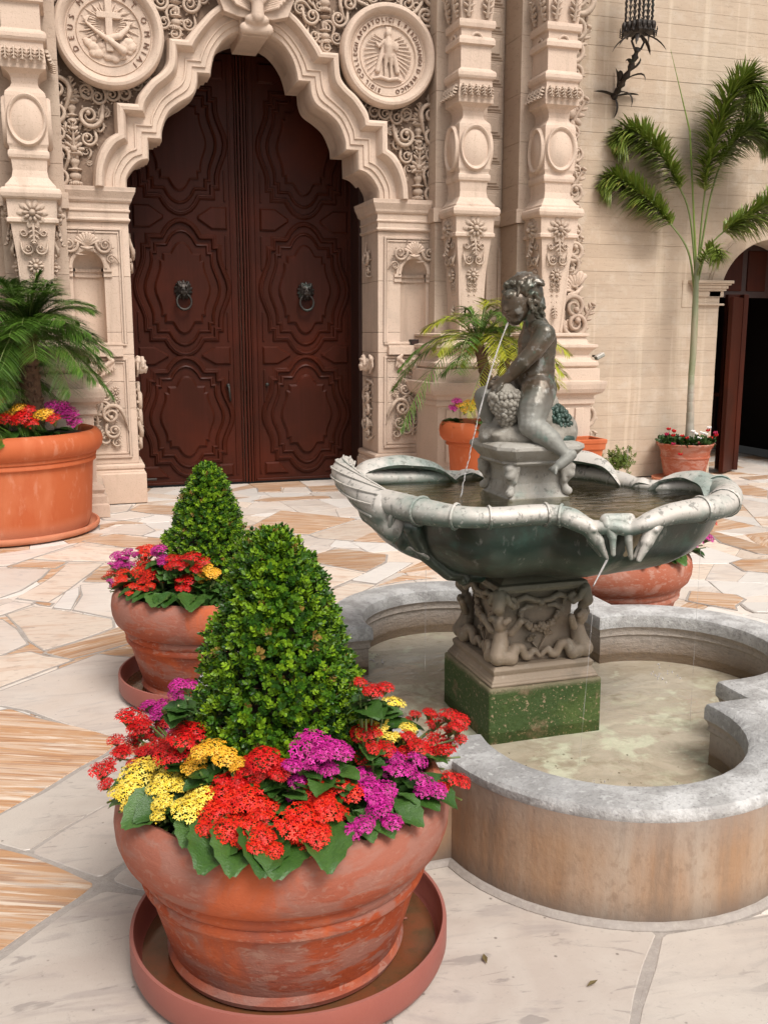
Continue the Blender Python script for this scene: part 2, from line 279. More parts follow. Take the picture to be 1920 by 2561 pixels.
def petal(n, c, c2): return mat(n, c, [('tone',0,.3,1,c2,.8)], [], rough=.5, spec=.3)
FLO = {'red': petal('crimson_petal',(.42,.003,.004),(.72,.010,.008)), 'scarlet': petal('scarlet_petal',(.55,.008,.004),(.80,.040,.008)), 'magenta': petal('magenta_petal',(.36,.006,.15),(.64,.03,.33)),
       'yellow': petal('yellow_petal',(.82,.56,.045),(.88,.72,.16)), 'gold': petal('golden_petal',(.78,.36,.02),(.82,.50,.05)), 'white': petal('white_petal',(.8,.76,.74),(.85,.82,.8)), 'plum': petal('plum_petal',(.32,.006,.05),(.42,.012,.09))}
FCEN = mat('flower_centre', (.6,.32,.03), [], [], rough=.6)
BUD = mat('bud_green', (.12,.13,.03), [], [], rough=.6)
# water: a real refracting surface over the stone floor
def water(name, col, bumps, rough=.02):
    m = bpy.data.materials.new(name); m.use_nodes = True; t = m.node_tree; N = t.nodes; L = t.links; N.clear()
    o = N.new('ShaderNodeOutputMaterial'); mx = N.new('ShaderNodeMixShader'); fr = N.new('ShaderNodeFresnel'); fr.inputs[0].default_value = 1.33
    gl = N.new('ShaderNodeBsdfGlossy'); gl.inputs['Roughness'].default_value = rough; tr = N.new('ShaderNodeBsdfTransparent'); tr.inputs[0].default_value = (*col, 1)
    geo = N.new('ShaderNodeNewGeometry'); prev = None
    for sc, ds, dt in bumps:
        mp = N.new('ShaderNodeMapping'); mp.inputs['Scale'].default_value = sc; nz = N.new('ShaderNodeTexNoise'); nz.inputs['Scale'].default_value = 1; nz.inputs['Detail'].default_value = 3; nz.inputs['Distortion'].default_value = dt
        L.new(geo.outputs['Position'], mp.inputs[0]); L.new(mp.outputs[0], nz.inputs['Vector']); b = N.new('ShaderNodeBump'); b.inputs['Distance'].default_value = ds; L.new(nz.outputs[0], b.inputs['Height'])
        if prev: L.new(prev, b.inputs['Normal'])
        prev = b.outputs[0]
    for n in (gl, fr): L.new(prev, n.inputs['Normal'])
    ml = N.new('ShaderNodeMath'); ml.operation = 'MULTIPLY_ADD'; ml.inputs[1].default_value = 1.1; ml.inputs[2].default_value = .03; L.new(fr.outputs[0], ml.inputs[0])
    L.new(ml.outputs[0], mx.inputs[0]); L.new(tr.outputs[0], mx.inputs[1]); L.new(gl.outputs[0], mx.inputs[2]); L.new(mx.outputs[0], o.inputs[0]); return m
WATER_P = water('pool_water', (.92,.90,.85), [((4,6,4),.010,1.4),((22,26,20),.0012,.5)])
WATER_B = water('basin_water', (.90,.86,.72), [((5,16,5),.0045,1.5),((20,45,20),.0008,.5)])
JET = mat('water_jet', (.75,.72,.70), [], [('n',60,.003)], rough=.1, trans=.55, ior=1.33)

# ================================================================== GROUND
XC = 1.85
g = thing('courtyard_ground', 'courtyard floor', 'ground', (0,0,0)); del g['label']; del g['category']; g['kind'] = 'structure'
b = MB(); b.box(-40, 40, -30, 11.0, -.4, -.016); b.box(7.2, 9.2, 11.0, 14, -.4, -.016)
o = b.obj('mortar_bed', GROUT, g)
random.seed(11)
def cut(poly, p, d):
    n = (-d[1], d[0]); A = []; B = []
    for i in range(len(poly)):
        a = poly[i]; c = poly[(i+1) % len(poly)]
        sa = (a[0]-p[0])*n[0]+(a[1]-p[1])*n[1]; sc = (c[0]-p[0])*n[0]+(c[1]-p[1])*n[1]
        (A if sa >= 0 else B).append(a)
        if sa*sc < 0:
            t = sa/(sa-sc); q = (a[0]+(c[0]-a[0])*t, a[1]+(c[1]-a[1])*t); A.append(q); B.append(q)
    return A, B
def area(p): return .5*abs(sum(p[i][0]*p[(i+1) % len(p)][1]-p[(i+1) % len(p)][0]*p[i][1] for i in range(len(p))))
def split(poly, out, amax):
    a = area(poly)
    if len(poly) < 3 or a < .004: return
    if a < amax*random.uniform(.45, 1.25): out.append(poly); return
    cx = sum(p[0] for p in poly)/len(poly); cy = sum(p[1] for p in poly)/len(poly)
    best = max(range(len(poly)), key=lambda i: math.hypot(poly[i][0]-poly[(i+1) % len(poly)][0], poly[i][1]-poly[(i+1) % len(poly)][1]))
    e = (poly[(best+1) % len(poly)][0]-poly[best][0], poly[(best+1) % len(poly)][1]-poly[best][1])
    ang = math.atan2(e[1], e[0]) + math.pi/2 + random.gauss(0, .38)
    A, B = cut(poly, (cx+random.uniform(-.12,.12), cy+random.uniform(-.12,.12)), (math.cos(ang), math.sin(ang)))
    if len(A) > 2 and len(B) > 2: split(A, out, amax); split(B, out, amax)
    else: out.append(poly)
def round_poly(poly, inset, n=2):
    m = len(poly); cx = sum(p[0] for p in poly)/m; cy = sum(p[1] for p in poly)/m
    P = [(cx+(x-cx)*max(.3,1-inset/max(math.hypot(x-cx,y-cy),.02)), cy+(y-cy)*max(.3,1-inset/max(math.hypot(x-cx,y-cy),.02))) for x, y in poly]
    out = []
    for i in range(m):
        a = P[i-1]; p = P[i]; c = P[(i+1) % m]
        for q in (a, c):
            l = math.hypot(q[0]-p[0], q[1]-p[1]); t = min(.3, .012/max(l, .01)); out.append((p[0]+(q[0]-p[0])*t, p[1]+(q[1]-p[1])*t))
    return out
def wobble(poly, step=.12, amp=.0035):
    out = []
    for i in range(len(poly)):
        a = poly[i]; c = poly[(i+1) % len(poly)]; l = math.hypot(c[0]-a[0], c[1]-a[1]); k = max(1, min(8, int(l/step)))
        for j in range(k):
            t = j/k; w = amp if j else 0
            out.append((a[0]+(c[0]-a[0])*t+random.uniform(-w, w), a[1]+(c[1]-a[1])*t+random.uniform(-w, w)))
    return out
PICK = {'c': MAR_C, 's': MAR_S, 'p': MAR_P, 'w': MAR_W, 'n': MAR_N}
def stone(poly, ztop, kind, near, grain=None):
    cx = sum(p[0] for p in poly)/len(poly); cy = sum(p[1] for p in poly)/len(poly)
    a = grain if grain is not None else random.uniform(-.5, .5); ca, sa = math.cos(-a), math.sin(-a)
    P = wobble(poly) if near else poly
    loc = [((x-cx)*ca-(y-cy)*sa, (x-cx)*sa+(y-cy)*ca) for x, y in P]
    MB().plate(loc, -.04, 0, .003).obj('paving_stone', PICK[kind], g, loc=(cx, cy, ztop+random.uniform(-.001,.001)), rot=(0,0,a), fix=False)
big = [(-5,-1.5),(11.5,-1.5),(11.5,11),(-5,11)]; out = []
A, B = cut(big, (2.2, 3.4), (1, .55))
for q in (A, B):
    for r_ in cut(q, (1.7, 6.4), (1, .12)): split(r_, out, .26)
rest = []
for q in out:
    cx = sum(p[0] for p in q)/len(q); cy = sum(p[1] for p in q)/len(q); f = cx*math.sin(R(17.6))+cy*math.cos(R(17.6)); l = cx*math.cos(R(17.6))-cy*math.sin(R(17.6))
    if f < 1.0 or abs(l) > f*.46+.75: rest.append(q); continue
    k = random.random(); k = 's' if k < .17 else 'p' if k < .38 else 'w' if k < .52 else 'c'
    stone(round_poly(q, .0045), -.010, k, False, random.choice([.55,-.35,.1])+random.uniform(-.2,.2))
if rest:
    mb = MB()
    for q in rest: mb.plate(round_poly(q, .007), -.04, -.010, .002)
    mb.obj('paving_beyond_view', MAR_C, g, kind='stuff', fix=False)
out = []; split([(7.3,11.02),(9.1,11.02),(9.1,13.9),(7.3,13.9)], out, .2)
for q in out: stone(round_poly(q, .007), -.010, random.choice('cspc'), False)
STONES = [('s',[(-0.47,4.52),(-0.37,4.55),(-0.25,4.40),(-0.06,4.23),(0.11,4.04),(0.04,3.91),(-0.06,3.81),(-0.20,3.64),(-0.34,3.50),(-0.41,3.44),(-0.55,4.15)]),
('c',[(-0.34,3.49),(-0.19,3.63),(-0.06,3.78),(0.06,3.90),(0.19,3.83),(0.17,3.61),(0.03,3.45),(-0.13,3.31),(-0.24,3.19),(-0.33,3.27),(-0.43,3.38)]),
('c',[(-0.23,3.18),(-0.13,3.30),(0.01,3.43),(0.17,3.56),(0.14,3.08),(0.05,3.00),(-0.01,2.95),(-0.12,3.06)]),
('s',[(-0.47,3.38),(-0.33,3.25),(-0.23,3.17),(-0.12,3.05),(-0.02,2.92),(-0.07,2.86),(-0.17,2.77),(-0.29,2.65),(-0.39,2.59)]),
('c',[(-0.39,2.52),(-0.28,2.62),(-0.17,2.74),(-0.10,2.81),(0.00,2.88),(0.11,2.82),(0.24,2.67),(0.27,2.29),(0.49,1.95),(-0.34,2.03)]),
('c',[(0.02,2.93),(0.05,2.98),(0.13,3.03),(0.20,2.79),(0.11,2.84),(0.08,2.86)]),
('c',[(1.01,2.78),(1.14,2.69),(1.26,2.44),(1.52,2.17),(1.40,2.05),(1.31,1.95),(1.20,1.81),(0.65,1.91),(0.69,2.24)]),
('c',[(1.52,2.16),(1.91,2.14),(2.38,2.29),(1.70,1.51),(1.17,1.75),(1.29,1.90),(1.42,2.04)]),
('c',[(-0.51,4.72),(0.04,5.23),(0.13,5.16),(0.58,4.91),(0.54,3.92),(0.16,3.99),(-0.11,4.26),(-0.29,4.50),(-0.41,4.60),(-0.60,4.65)]),
('s',[(-0.24,5.34),(-0.09,5.46),(0.15,5.67),(0.22,5.62),(0.23,5.38),(0.07,5.28),(-0.11,5.19)]),
('p',[(-0.56,5.34),(-0.31,5.38),(-0.23,5.28),(-0.09,5.17),(-0.24,5.04),(-0.43,4.86),(-0.52,4.79)]),
('p',[(-0.48,6.17),(-0.32,6.31),(-0.21,6.21),(0.14,5.87),(0.14,5.70),(-0.06,5.51),(-0.24,5.38),(-0.33,5.60),(-0.39,5.87)]),
('c',[(-0.67,5.91),(-0.50,6.08),(-0.40,5.83),(-0.33,5.53),(-0.46,5.36),(-0.61,5.32)]),
('c',[(-0.64,6.26),(-0.53,6.40),(-0.46,6.47),(-0.33,6.38),(-0.49,6.19),(-0.63,6.07)]),
('s',[(-0.33,6.42),(-0.21,6.36),(-0.23,6.29),(-0.29,6.34)]),
('w',[(-0.21,6.25),(-0.13,6.63),(-0.05,6.72),(-0.05,6.53),(-0.10,6.17)]),
('c',[(-0.09,6.16),(-0.03,6.50),(-0.04,6.77),(0.16,6.80),(0.24,6.55),(0.16,5.88)]),
('p',[(-0.44,6.55),(-0.23,7.06),(-0.12,7.47),(0.13,7.39),(-0.02,6.96),(-0.12,6.67),(-0.24,6.39),(-0.33,6.46)]),
('c',[(-0.70,6.96),(-0.60,7.44),(-0.51,7.42),(-0.25,7.31),(-0.30,7.08),(-0.42,6.76),(-0.66,6.46)]),
('s',[(-0.53,7.48),(-0.46,7.61),(-0.13,7.51),(-0.21,7.34)]),
('s',[(-0.02,6.87),(0.05,7.09),(0.21,7.33),(0.35,7.25),(0.31,6.72)]),
('p',[(-0.39,7.71),(-0.03,8.09),(0.31,7.86),(0.59,7.69),(0.23,7.42),(-0.12,7.55)]),
('c',[(-0.78,7.91),(-0.04,8.21),(-0.39,7.74),(-0.55,7.53),(-0.75,7.56)]),
('s',[(-0.01,8.26),(0.23,8.48),(0.65,8.08),(0.61,7.74),(0.31,7.91)]),
('c',[(0.13,8.44),(0.36,8.91),(0.54,8.82),(0.60,8.53),(0.47,8.35),(0.27,8.51)]),
('w',[(0.48,8.33),(0.78,8.69),(0.73,8.12)]),
('s',[(0.14,8.94),(0.35,9.08),(0.54,8.90),(0.29,8.95),(0.14,8.72)]),
('c',[(0.15,9.33),(0.43,9.47),(0.64,9.26),(0.37,9.10),(0.19,9.18)]),
('s',[(0.44,9.61),(0.57,9.90),(0.92,9.70),(0.85,9.24),(0.65,9.35)]),
('c',[(0.09,9.96),(0.49,9.93),(0.42,9.58),(0.14,9.41),(0.08,9.57)]),
('s',[(1.44,8.47),(1.85,9.15),(2.43,8.51),(1.84,7.96),(1.55,8.14)]),
('p',[(1.85,7.93),(2.44,8.48),(2.51,8.38),(2.60,7.88),(2.13,7.60),(1.89,7.79)]),
('s',[(2.13,7.58),(2.39,7.87),(2.58,7.75),(2.42,7.42)]),
('s',[(1.60,7.02),(1.75,7.23),(1.95,7.35),(2.25,7.02),(2.17,6.80),(1.94,6.54)]),
('c',[(1.58,7.27),(1.79,7.54),(1.93,7.39),(1.62,7.07)]),
('w',[(1.77,6.34),(2.19,6.78),(2.35,6.70),(1.91,6.20)]),
('s',[(1.90,6.14),(2.16,6.36),(2.35,6.22),(2.13,6.22)]),
('p',[(1.56,6.98),(1.91,6.49),(1.75,6.33),(1.50,6.09),(1.51,6.42)]),
('p',[(1.50,6.07),(1.75,6.27),(1.90,6.17),(1.58,5.84),(1.43,5.41),(1.44,5.68)]),
('s',[(1.68,9.79),(1.90,9.93),(2.51,9.84),(2.50,9.70),(1.85,9.68)]),
('s',[(1.88,10.62),(2.15,10.62),(2.09,10.30),(1.84,10.32)]),
('s',[(2.43,10.53),(2.76,10.55),(2.83,10.09),(2.40,10.15)]),
('s',[(5.21,7.10),(5.24,7.08),(5.27,6.65),(5.24,6.25),(5.13,6.12),(5.04,6.18),(5.02,6.61)]),
('s',[(4.64,5.98),(4.80,6.05),(5.00,6.01),(4.92,5.79),(4.72,5.62),(4.57,5.74)]),
('s',[(3.70,5.18),(3.86,5.37),(4.09,5.20),(4.08,5.09),(3.92,4.98),(3.87,4.90),(3.72,5.14)]),
('s',[(6.99,9.13),(7.26,9.10),(7.20,8.74),(6.91,8.38),(6.76,8.58)]),
('s',[(7.54,9.66),(7.99,9.71),(7.79,9.46),(7.52,9.45)]),
('w',[(3.99,5.03),(4.29,4.95),(4.12,4.75),(3.94,4.82),(3.94,4.89)])]
GRAIN = {0:-.42,3:-.42,9:.5}
sk = MB(); sk.plate([(-.45,2.45),(.15,2.45),(.15,3.05),(-.45,3.05)], -.03, -.0082, .001)
for i, (k, q) in enumerate(STONES):
    n = len(q); cx = sum(p[0] for p in q)/n; cy = sum(p[1] for p in q)/n
    grow = [(cx+(x-cx)*(1+.012/max(.05,math.hypot(x-cx,y-cy))), cy+(y-cy)*(1+.012/max(.05,math.hypot(x-cx,y-cy)))) for x, y in q]
    sk.plate(grow, -.03, -.0075+i*.00004, .001)
    k = 'n' if k == 'c' and cy < 4.2 else k
    stone(wobble(round_poly(q, .006)), -.0045+i*.00004, k, True, GRAIN.get(i, random.uniform(-.6,.1) if cy > 4 else random.uniform(-.3,.3)))
sk.obj('joint_mortar', GROUT, g, kind='stuff', fix=False)

# ================================================================== CARVED PORTAL
fac = thing('church_portal', 'carved pale stone church portal with lobed arch, round medallions and double door', 'church facade', (XC, 10, 0))
def W_(x): return x-XC
FX = lambda mb: mb.xform(Matrix.Translation((0, -10, 0)))      # facade parts: x from the portal axis, y made local
def fobj(mb, name, m=STONE, parent=None, smooth=None, bevel=0, **k):
    FX(mb); return mb.obj(name, m, parent or fac, smooth, bevel, **k)
def cseg(pts, n): return [(p.x, p.y) for p in catmull([(x, z, 0) for x, z in pts], n)]
I_ = [[(1.265,3.07),(1.255,3.17),(1.19,3.27),(1.12,3.325),(1.045,3.345)],[(1.04,3.53)],[(.915,3.53),(.905,3.63),(.84,3.78),(.74,3.87),(.61,3.95),(.56,4.04),(.545,4.16)],[(.425,4.16),(.41,4.25),(.37,4.37),(.27,4.5),(.14,4.57),(0,4.6)]]
O_ = [[(1.584,3.07),(1.57,3.22),(1.53,3.37),(1.45,3.50),(1.355,3.57)],[(1.355,3.845)],[(1.16,3.845),(1.13,3.93),(1.02,4.06),(.92,4.14),(.865,4.22),(.85,4.32),(.845,4.45)],[(.68,4.45),(.64,4.5),(.54,4.61),(.40,4.75),(.22,4.86),(0,4.9)]]
Ic = sum([cseg(s, 5) if len(s) > 1 else s for s in I_], []); Oc = sum([cseg(s, 5) if len(s) > 1 else s for s in O_], [])
PROF = [(.12,10.76),(.12,10.55),(.05,10.52),(.05,10.36),(0,10.33),(0,10.08),(.025,10.045),(.06,10.03),(.20,10.03),(.215,10.012),(.36,10.012),(.38,9.995),(.42,9.995),(.435,10.01),(.62,10.01),(.66,9.975),(.69,9.93),(.75,9.90),(.84,9.895),(.92,9.91),(.96,9.96),(.985,10.0),(1.0,10.14)]
def arch_block(i0, i1, s):
    rings = []
    for i in range(i0, i1+1):
        (xi, zi), (xo, zo) = Ic[i], Oc[i]; ring = []
        for t, y in PROF: ring.append((s*(xi+(xo-xi)*t), y, zi+(zo-zi)*t))
        ring.append((s*xo, 10.76, zo)); rings.append(ring)
    return MB().loft(rings, True, True)
NI = len(Ic); cuts = [0, 13, 21, 36, 52, NI-1]
for s in (-1, 1):
    for a, c in zip(cuts, cuts[1:]): 
        if c > a: fobj(arch_block(a, min(c, NI-1), s), 'arch_stone', STONE, smooth=32)
# spandrel wall behind the carving
def rim(x, z):     # project to the outer rectangle of the portal field
    ang = math.atan2(z-3.07, x) if x > 1e-6 else math.pi/2
    for_t = min((1.93/math.cos(ang)) if math.cos(ang) > 1e-6 else 99, (3.93/math.sin(ang)) if math.sin(ang) > 1e-6 else 99)
    return (math.cos(ang)*for_t, 3.07+math.sin(ang)*for_t)
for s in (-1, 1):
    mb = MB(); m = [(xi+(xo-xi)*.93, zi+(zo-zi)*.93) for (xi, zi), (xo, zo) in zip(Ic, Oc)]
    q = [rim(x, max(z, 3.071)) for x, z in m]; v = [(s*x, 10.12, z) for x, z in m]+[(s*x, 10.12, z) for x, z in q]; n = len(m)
    mb.add(v, [(i, i+1, n+i+1, n+i) for i in range(n-1)]); fobj(mb, 'spandrel_wall', GRIME_SHADE)
mb = MB(); mb.box(-5.0,-1.27,11.05,11.5,0,7.5); mb.box(1.27,3.6,11.05,11.5,0,7.5); mb.box(-1.27,1.27,11.05,11.5,4.7,7.5); mb.box(-1.3,1.3,11.25,11.5,0,4.8); fobj(mb, 'light_block_wall', STONE_GREY)  # unseen backing added to stop light leaking through behind facade and door
mb = MB(); mb.box(-1.6,-1.235,10.66,11.05,0,4.0); mb.box(1.235,1.6,10.66,11.05,0,4.0); mb.box(-1.6,1.6,10.77,11.05,4.62,5.2); mb.box(-1.6,-1.27,10.77,11.05,4.0,4.62); mb.box(1.27,1.6,10.77,11.05,4.0,4.62); fobj(mb, 'door_reveal', WOODD)
# ---- carving kit: all pieces lie in the x,z plane and stand out towards -y
def scroll_mesh(turn=1.7, w=.2, leaves=True, tail=1.0, dep=1.0):
    mb = MB(); pts = []; rr = []; n = 34
    for i in range(n+1):
        t = i/n; th = t*turn*2*math.pi; r = .5*math.exp(-1.05*t*turn*.82)
        pts.append((r*math.cos(th+math.pi)+.0, -.10*dep*(1-.3*t)-.05, r*math.sin(th+math.pi))); rr.append(w*.5*(1-.55*t))
    pre = [(-.5-.05*tail, -.05, .95*tail), (-.56, -.08, .45*tail)]
    P = pre+[tuple(p) for p in pts]; rr = [w*.12, w*.42]+rr
    P = [tuple(p) for p in catmull(P, 2)]; rr = [rr[min(i//2, len(rr)-1)] for i in range(len(P))]
    mb.tube(P, rr, 8, up=(0,1,0)); mb.tube([(x, y-.05, z) for x, y, z in P], [r*.33 for r in rr], 5, up=(0,1,0))
    e = pts[-1]; mb.ball((e[0], -.15*dep, e[2]), .105, 8, 6)
    if leaves:
        for k in range(6):
            i = int(3+k*3.4); p = pts[i]; a = math.atan2(p[2], p[0]); l = .19*(1-.09*k)
            mb.ball((p[0]+math.cos(a)*.13, -.06*dep, p[2]+math.sin(a)*.13), l*.62, 7, 5, (1.15,.55,.5), (0,-a-.6,0))
    return mb.mesh('scroll', STONE_GREY, 60, False)
SCR = scroll_mesh(1.7,.2,True,1.0,1.5); SCR2 = scroll_mesh(1.25, .24, True, .6); SCR3 = scroll_mesh(2.0, .16, False, 1.2)
def leaf_mesh():
    mb = MB(); mb.tube([(0,-.03,0),(0,-.12,.3),(0,-.16,.65),(0,-.26,.95)], [.09,.08,.06,.03], 6)
    for k, (z, l, a) in enumerate([(.1,.26,.5),(.32,.34,.7),(.56,.34,.9),(.78,.26,1.1)]):
        for s in (-1, 1): mb.ball((s*l*.5*math.cos(a-.3), -.09-.03*k, z+l*.3), l*.5, 7, 5, (.36,.4,1), (0, s*(1.35-a*.6), 0))
    mb.ball((0,-.24,.97), .09, 7, 5, (1.3,1,.7)); return mb.mesh('acanthus_leaf', STONE_GREY, 60, False)
LEAFM = leaf_mesh()
def shell_mesh():
    mb = MB()
    for k in range(9):
        a = R(-68+17*k); mb.tube([(math.sin(a)*.08,-.04,-.05+math.cos(a)*.08),(math.sin(a)*.3,-.2,math.cos(a)*.3),(math.sin(a)*.52,-.14,math.cos(a)*.52)], [.03,.06,.095], 7)
        mb.ball((math.sin(a)*.53,-.15,math.cos(a)*.53), .1, 7, 5, (1,.8,1))
    mb.prism([(math.sin(R(a))*.5, math.cos(R(a))*.5) for a in range(-85, 86, 17)]+[(0,-.12)], -.06, 0); mb.tube([(-.3,-.12,-.06),(0,-.16,-.14),(.3,-.12,-.06)], [.05,.08,.05], 8)
    return mb.mesh('shell', STONE, 60, False)
SHM = shell_mesh()
def rosette_mesh(n=10):
    mb = MB(); mb.ball((0,-.12,0), .17, 10, 6, (1,.8,1))
    for k in range(n):
        a = 2*math.pi*k/n; mb.ball((math.cos(a)*.33,-.07,math.sin(a)*.33), .2, 7, 5, (1,.45,.5), (0,-a,0))
    return mb.mesh('rosette', STONE_GREY, 60, False)
ROSM = rosette_mesh()
def urn_mesh(kind=0):
    P = [(.0,0),(.16,0),(.19,.03),(.19,.07),(.15,.1),(.12,.14),(.17,.19),(.20,.26),(.18,.33),(.12,.38),(.10,.42),(.21,.45),(.23,.47),(.21,.5),(.10,.53),(.09,.58),(.15,.66),(.17,.74),(.13,.82),(.09,.86),(.16,.9),(.24,.93),(.25,.96),(.2,.98),(.0,1.0)]
    mb = MB(); mb.lathe(P, n=18)
    for k in range(9):
        a = math.pi*k/8+math.pi; mb.ball((.19*math.cos(a), .19*math.sin(a), .045), .05, 6, 5, (.7,.7,1.3))
    return mb.mesh('urn', STONE_GREY, 60)
URNM = urn_mesh()
def cherub_head_mesh():
    caps = [('e',(0,-.22,0),.24,(1,.95,1.12)),('e',(0,-.36,-.10),.13,(1,.9,.8)),('e',(-.09,-.4,-.05),.075),('e',(.09,-.4,-.05),.075),('e',(0,-.46,-.03),.035,(1,1,1.4)),('e',(0,-.42,-.13),.04,(1.5,.8,.7)),('e',(0,-.40,-.2),.05)]
    for k in range(11):
        a = R(-10+20*k); caps.append(('e',(math.cos(a)*.22,-.3,math.sin(a)*.25+.06),.075))
    for k in range(5): caps.append(('e',(-.14+.07*k,-.38,.19),.055))
    for s in (-1,1):
        caps += [('c',(s*.2,-.1,-.12),.08,(s*.62,-.12,.22),.10),('c',(s*.62,-.12,.22),.10,(s*.5,-.16,.34),.06)]
        for k in range(6): caps.append(('c',(s*(.25+.08*k),-.1,-.05+.045*k),.05,(s*(.22+.10*k),-.09,-.34+.05*k),.035))
    return blob('cherub_head', caps, STONE, 'mesh', .022, 2)
CHM = cherub_head_mesh()
def put(name, me, x, z, s, y=10.03, mir=1, rot=0, parent=None, sy=None):
    sy = sy if sy is not None else s
    return obj(name, me, parent or fac, None, (x, y-10, z), (0, rot, 0), (s*mir, sy, s))
# ---- spandrel carving, same on both sides
for s in (-1, 1):
    Y = 10.12; used = [(1.58,3.72,.13),(1.88,3.74,.12),(.60,4.80,.12),(.87,4.80,.12),(1.86,3.95,.12),(1.49,3.9,.08),(1.36,3.93,.08),(1.25,3.94,.08),(1.60,3.52,.09),(1.87,3.36,.10),(1.875,3.16,.1)]; NU = len(used)
    # outer candelabrum of urns beside the arch, under the medallion
    put('urn', URNM, s*1.735, 3.09, .30, Y); put('rosette', ROSM, s*1.735, 3.42, .19, Y-.02); put('acanthus_leaf', LEAFM, s*1.735, 3.34, .26, Y, sy=.3)
    put('acanthus_leaf', LEAFM, s*1.735, 3.47, .2, Y, sy=.25); put('urn', URNM, s*1.735, 3.60, .26, Y); put('rosette', ROSM, s*1.735, 3.90, .16, Y); put('acanthus_leaf', LEAFM, s*1.735, 3.86, .2, Y)
    for (x, z, r, m, ro) in [(1.875,3.16,.17,-1,0),(1.87,3.36,.15,-1,2.6),(1.60,3.52,.13,1,.4),(1.87,3.56,.13,-1,.4),(1.58,3.72,.19,1,0),(1.88,3.74,.19,-1,0),(1.60,3.63,.10,1,3.0),(1.86,3.62,.10,-1,3.0),(1.86,3.95,.2,-1,2.7),(1.60,3.93,.12,1,1.2),(1.49,3.90,.13,1,.6),(1.36,3.93,.13,1,1.2),(1.25,3.94,.12,1,2.0),(1.13,4.03,.10,1,1.4),(1.05,4.10,.10,1,2.2),(1.0,4.19,.08,1,1.2),(1.89,4.12,.12,-1,1.0),(1.50,3.63,.11,1,2.3),(1.43,3.76,.10,1,3.4)]:
        put('scroll', SCR if r > .12 else SCR2, s*x, z, r*1.22, Y, s*m, ro*s*1.0, sy=r*1.5)
    rf = random.Random(44)
    for k in range(420):
        x = rf.uniform(.42,1.91); z = rf.uniform(3.12,5.15); 
        if math.hypot(x-1.36, z-4.45) < .545: continue
        if any(math.hypot(x-u, z-v) < rr_ for u, v, rr_ in used): continue
        # outside the arch moulding
        oz = max([zz for xx, zz in Oc if xx >= x-.07] or [3.0])
        if z < oz+.07 or abs(x-1.735) < .07 and z < 4.0: continue
        r = rf.uniform(.10,.15); used.append((x,z,.095))
        if len(used) > NU+46: break
        put('scroll', rf.choice([SCR,SCR2,SCR]), s*x, z, r, Y, s*rf.choice([-1,1]), s*rf.uniform(0,6.3), sy=r*1.1)
    for (x, z, r) in [(1.0,4.3,.035),(.97,4.37,.035),(1.02,4.24,.03),(.93,4.43,.03),(1.905,3.46,.03),(1.60,3.30,.028)]:
        put('rosette', ROSM, s*x, z, r*2.2, Y)
    # inner candelabrum between medallion and crown of the arch
    put('rosette', ROSM, s*.735, 4.52, .13, Y); put('urn', URNM, s*.735, 4.56, .26, Y); put('urn', URNM, s*.735, 4.86, .3, Y)
    for (x, z, r, m, ro) in [(.62,4.62,.14,1,.3),(.85,4.62,.14,-1,.3),(.60,4.80,.18,1,0),(.87,4.80,.18,-1,0),(.48,4.86,.15,1,2.4),(.98,4.95,.2,-1,2.6),(.36,4.95,.14,1,1.2),(1.12,5.06,.2,-1,1.6),(1.6,5.0,.22,-1,.5),(1.8,4.9,.2,-1,1.3),(1.87,4.76,.16,-1,.2),(1.86,5.1,.22,-1,0),(1.4,5.1,.2,1,.2),(.9,5.15,.2,1,.3)]:
        put('scroll', SCR, s*x, z, r, Y, s*m, ro*s, sy=r*1.15)
# ---- medallions
def ring_mesh():
    mb = MB(); P = [(.50,0),(.50,.05),(.495,.09),(.475,.115),(.45,.12),(.425,.105),(.405,.075),(.395,.05),(.385,.045),(.38,.055),(.375,.045),(.30,.042),(.295,.052),(.29,.042),(.285,.03),(0,.028)]
    rings = [[(r*math.cos(2*math.pi*j/72), -h, r*math.sin(2*math.pi*j/72)) for j in range(72)] for r, h in P[:-1]]
    mb.loft(rings, True, False); n = len(mb.v)
    mb.add([(.285*math.cos(2*math.pi*j/72), -.03, .285*math.sin(2*math.pi*j/72)) for j in range(72)], [tuple(range(72))]); return mb.mesh('medallion', STONE, 35)
MED = ring_mesh()
def letters(text, a0, a1, rad, size, parent):
    wts = [.45 if c in 'I. ' else 1.15 if c in 'MO' else .9 for c in text]; tot = sum(wts); acc = 0; cache = {}
    for c, w in zip(text, wts):
        a = R(a0+(a1-a0)*(acc+w/2)/tot); acc += w
        if c == ' ': continue
        if c not in cache:
            cu = bpy.data.curves.new('letter', 'FONT'); cu.body = c; cu.size = size; cu.extrude = .007; cu.align_x = 'CENTER'; cu.align_y = 'CENTER'; cu.resolution_u = 3
            to = bpy.data.objects.new('letter', cu); me = bpy.data.meshes.new_from_object(to); me.materials.clear(); me.materials.append(LETTER); cache[c] = me
            bpy.data.objects.remove(to); bpy.data.curves.remove(cu)
        # glyph stands with its top away from the centre, facing -y
        o = obj('letter', cache[c], parent); o.matrix_basis = Matrix.Translation((rad*math.cos(a), -.047, rad*math.sin(a))) @ Matrix.Rotation(-(a-math.pi/2), 4, 'Y') @ Matrix.Rotation(math.pi/2, 4, 'X')
LETTER = mat('dark_cut_lettering', (.16,.085,.055), [('n',40,.4,.7,(.24,.14,.095),.5)], [], rough=.9)
mdl = obj('medallion', MED, fac, None, (-1.366, .01, 4.445)); mdr = obj('medallion', MED, fac, None, (1.354, .01, 4.455))
letters('DEUS MEUS ET OMNIAI', 216, -54, .342, .072, mdl); letters('SIGIL COLLEGII APOSTOLICI S.FERDINANDI D MEXICO', 258, -78, .342, .058, mdr)
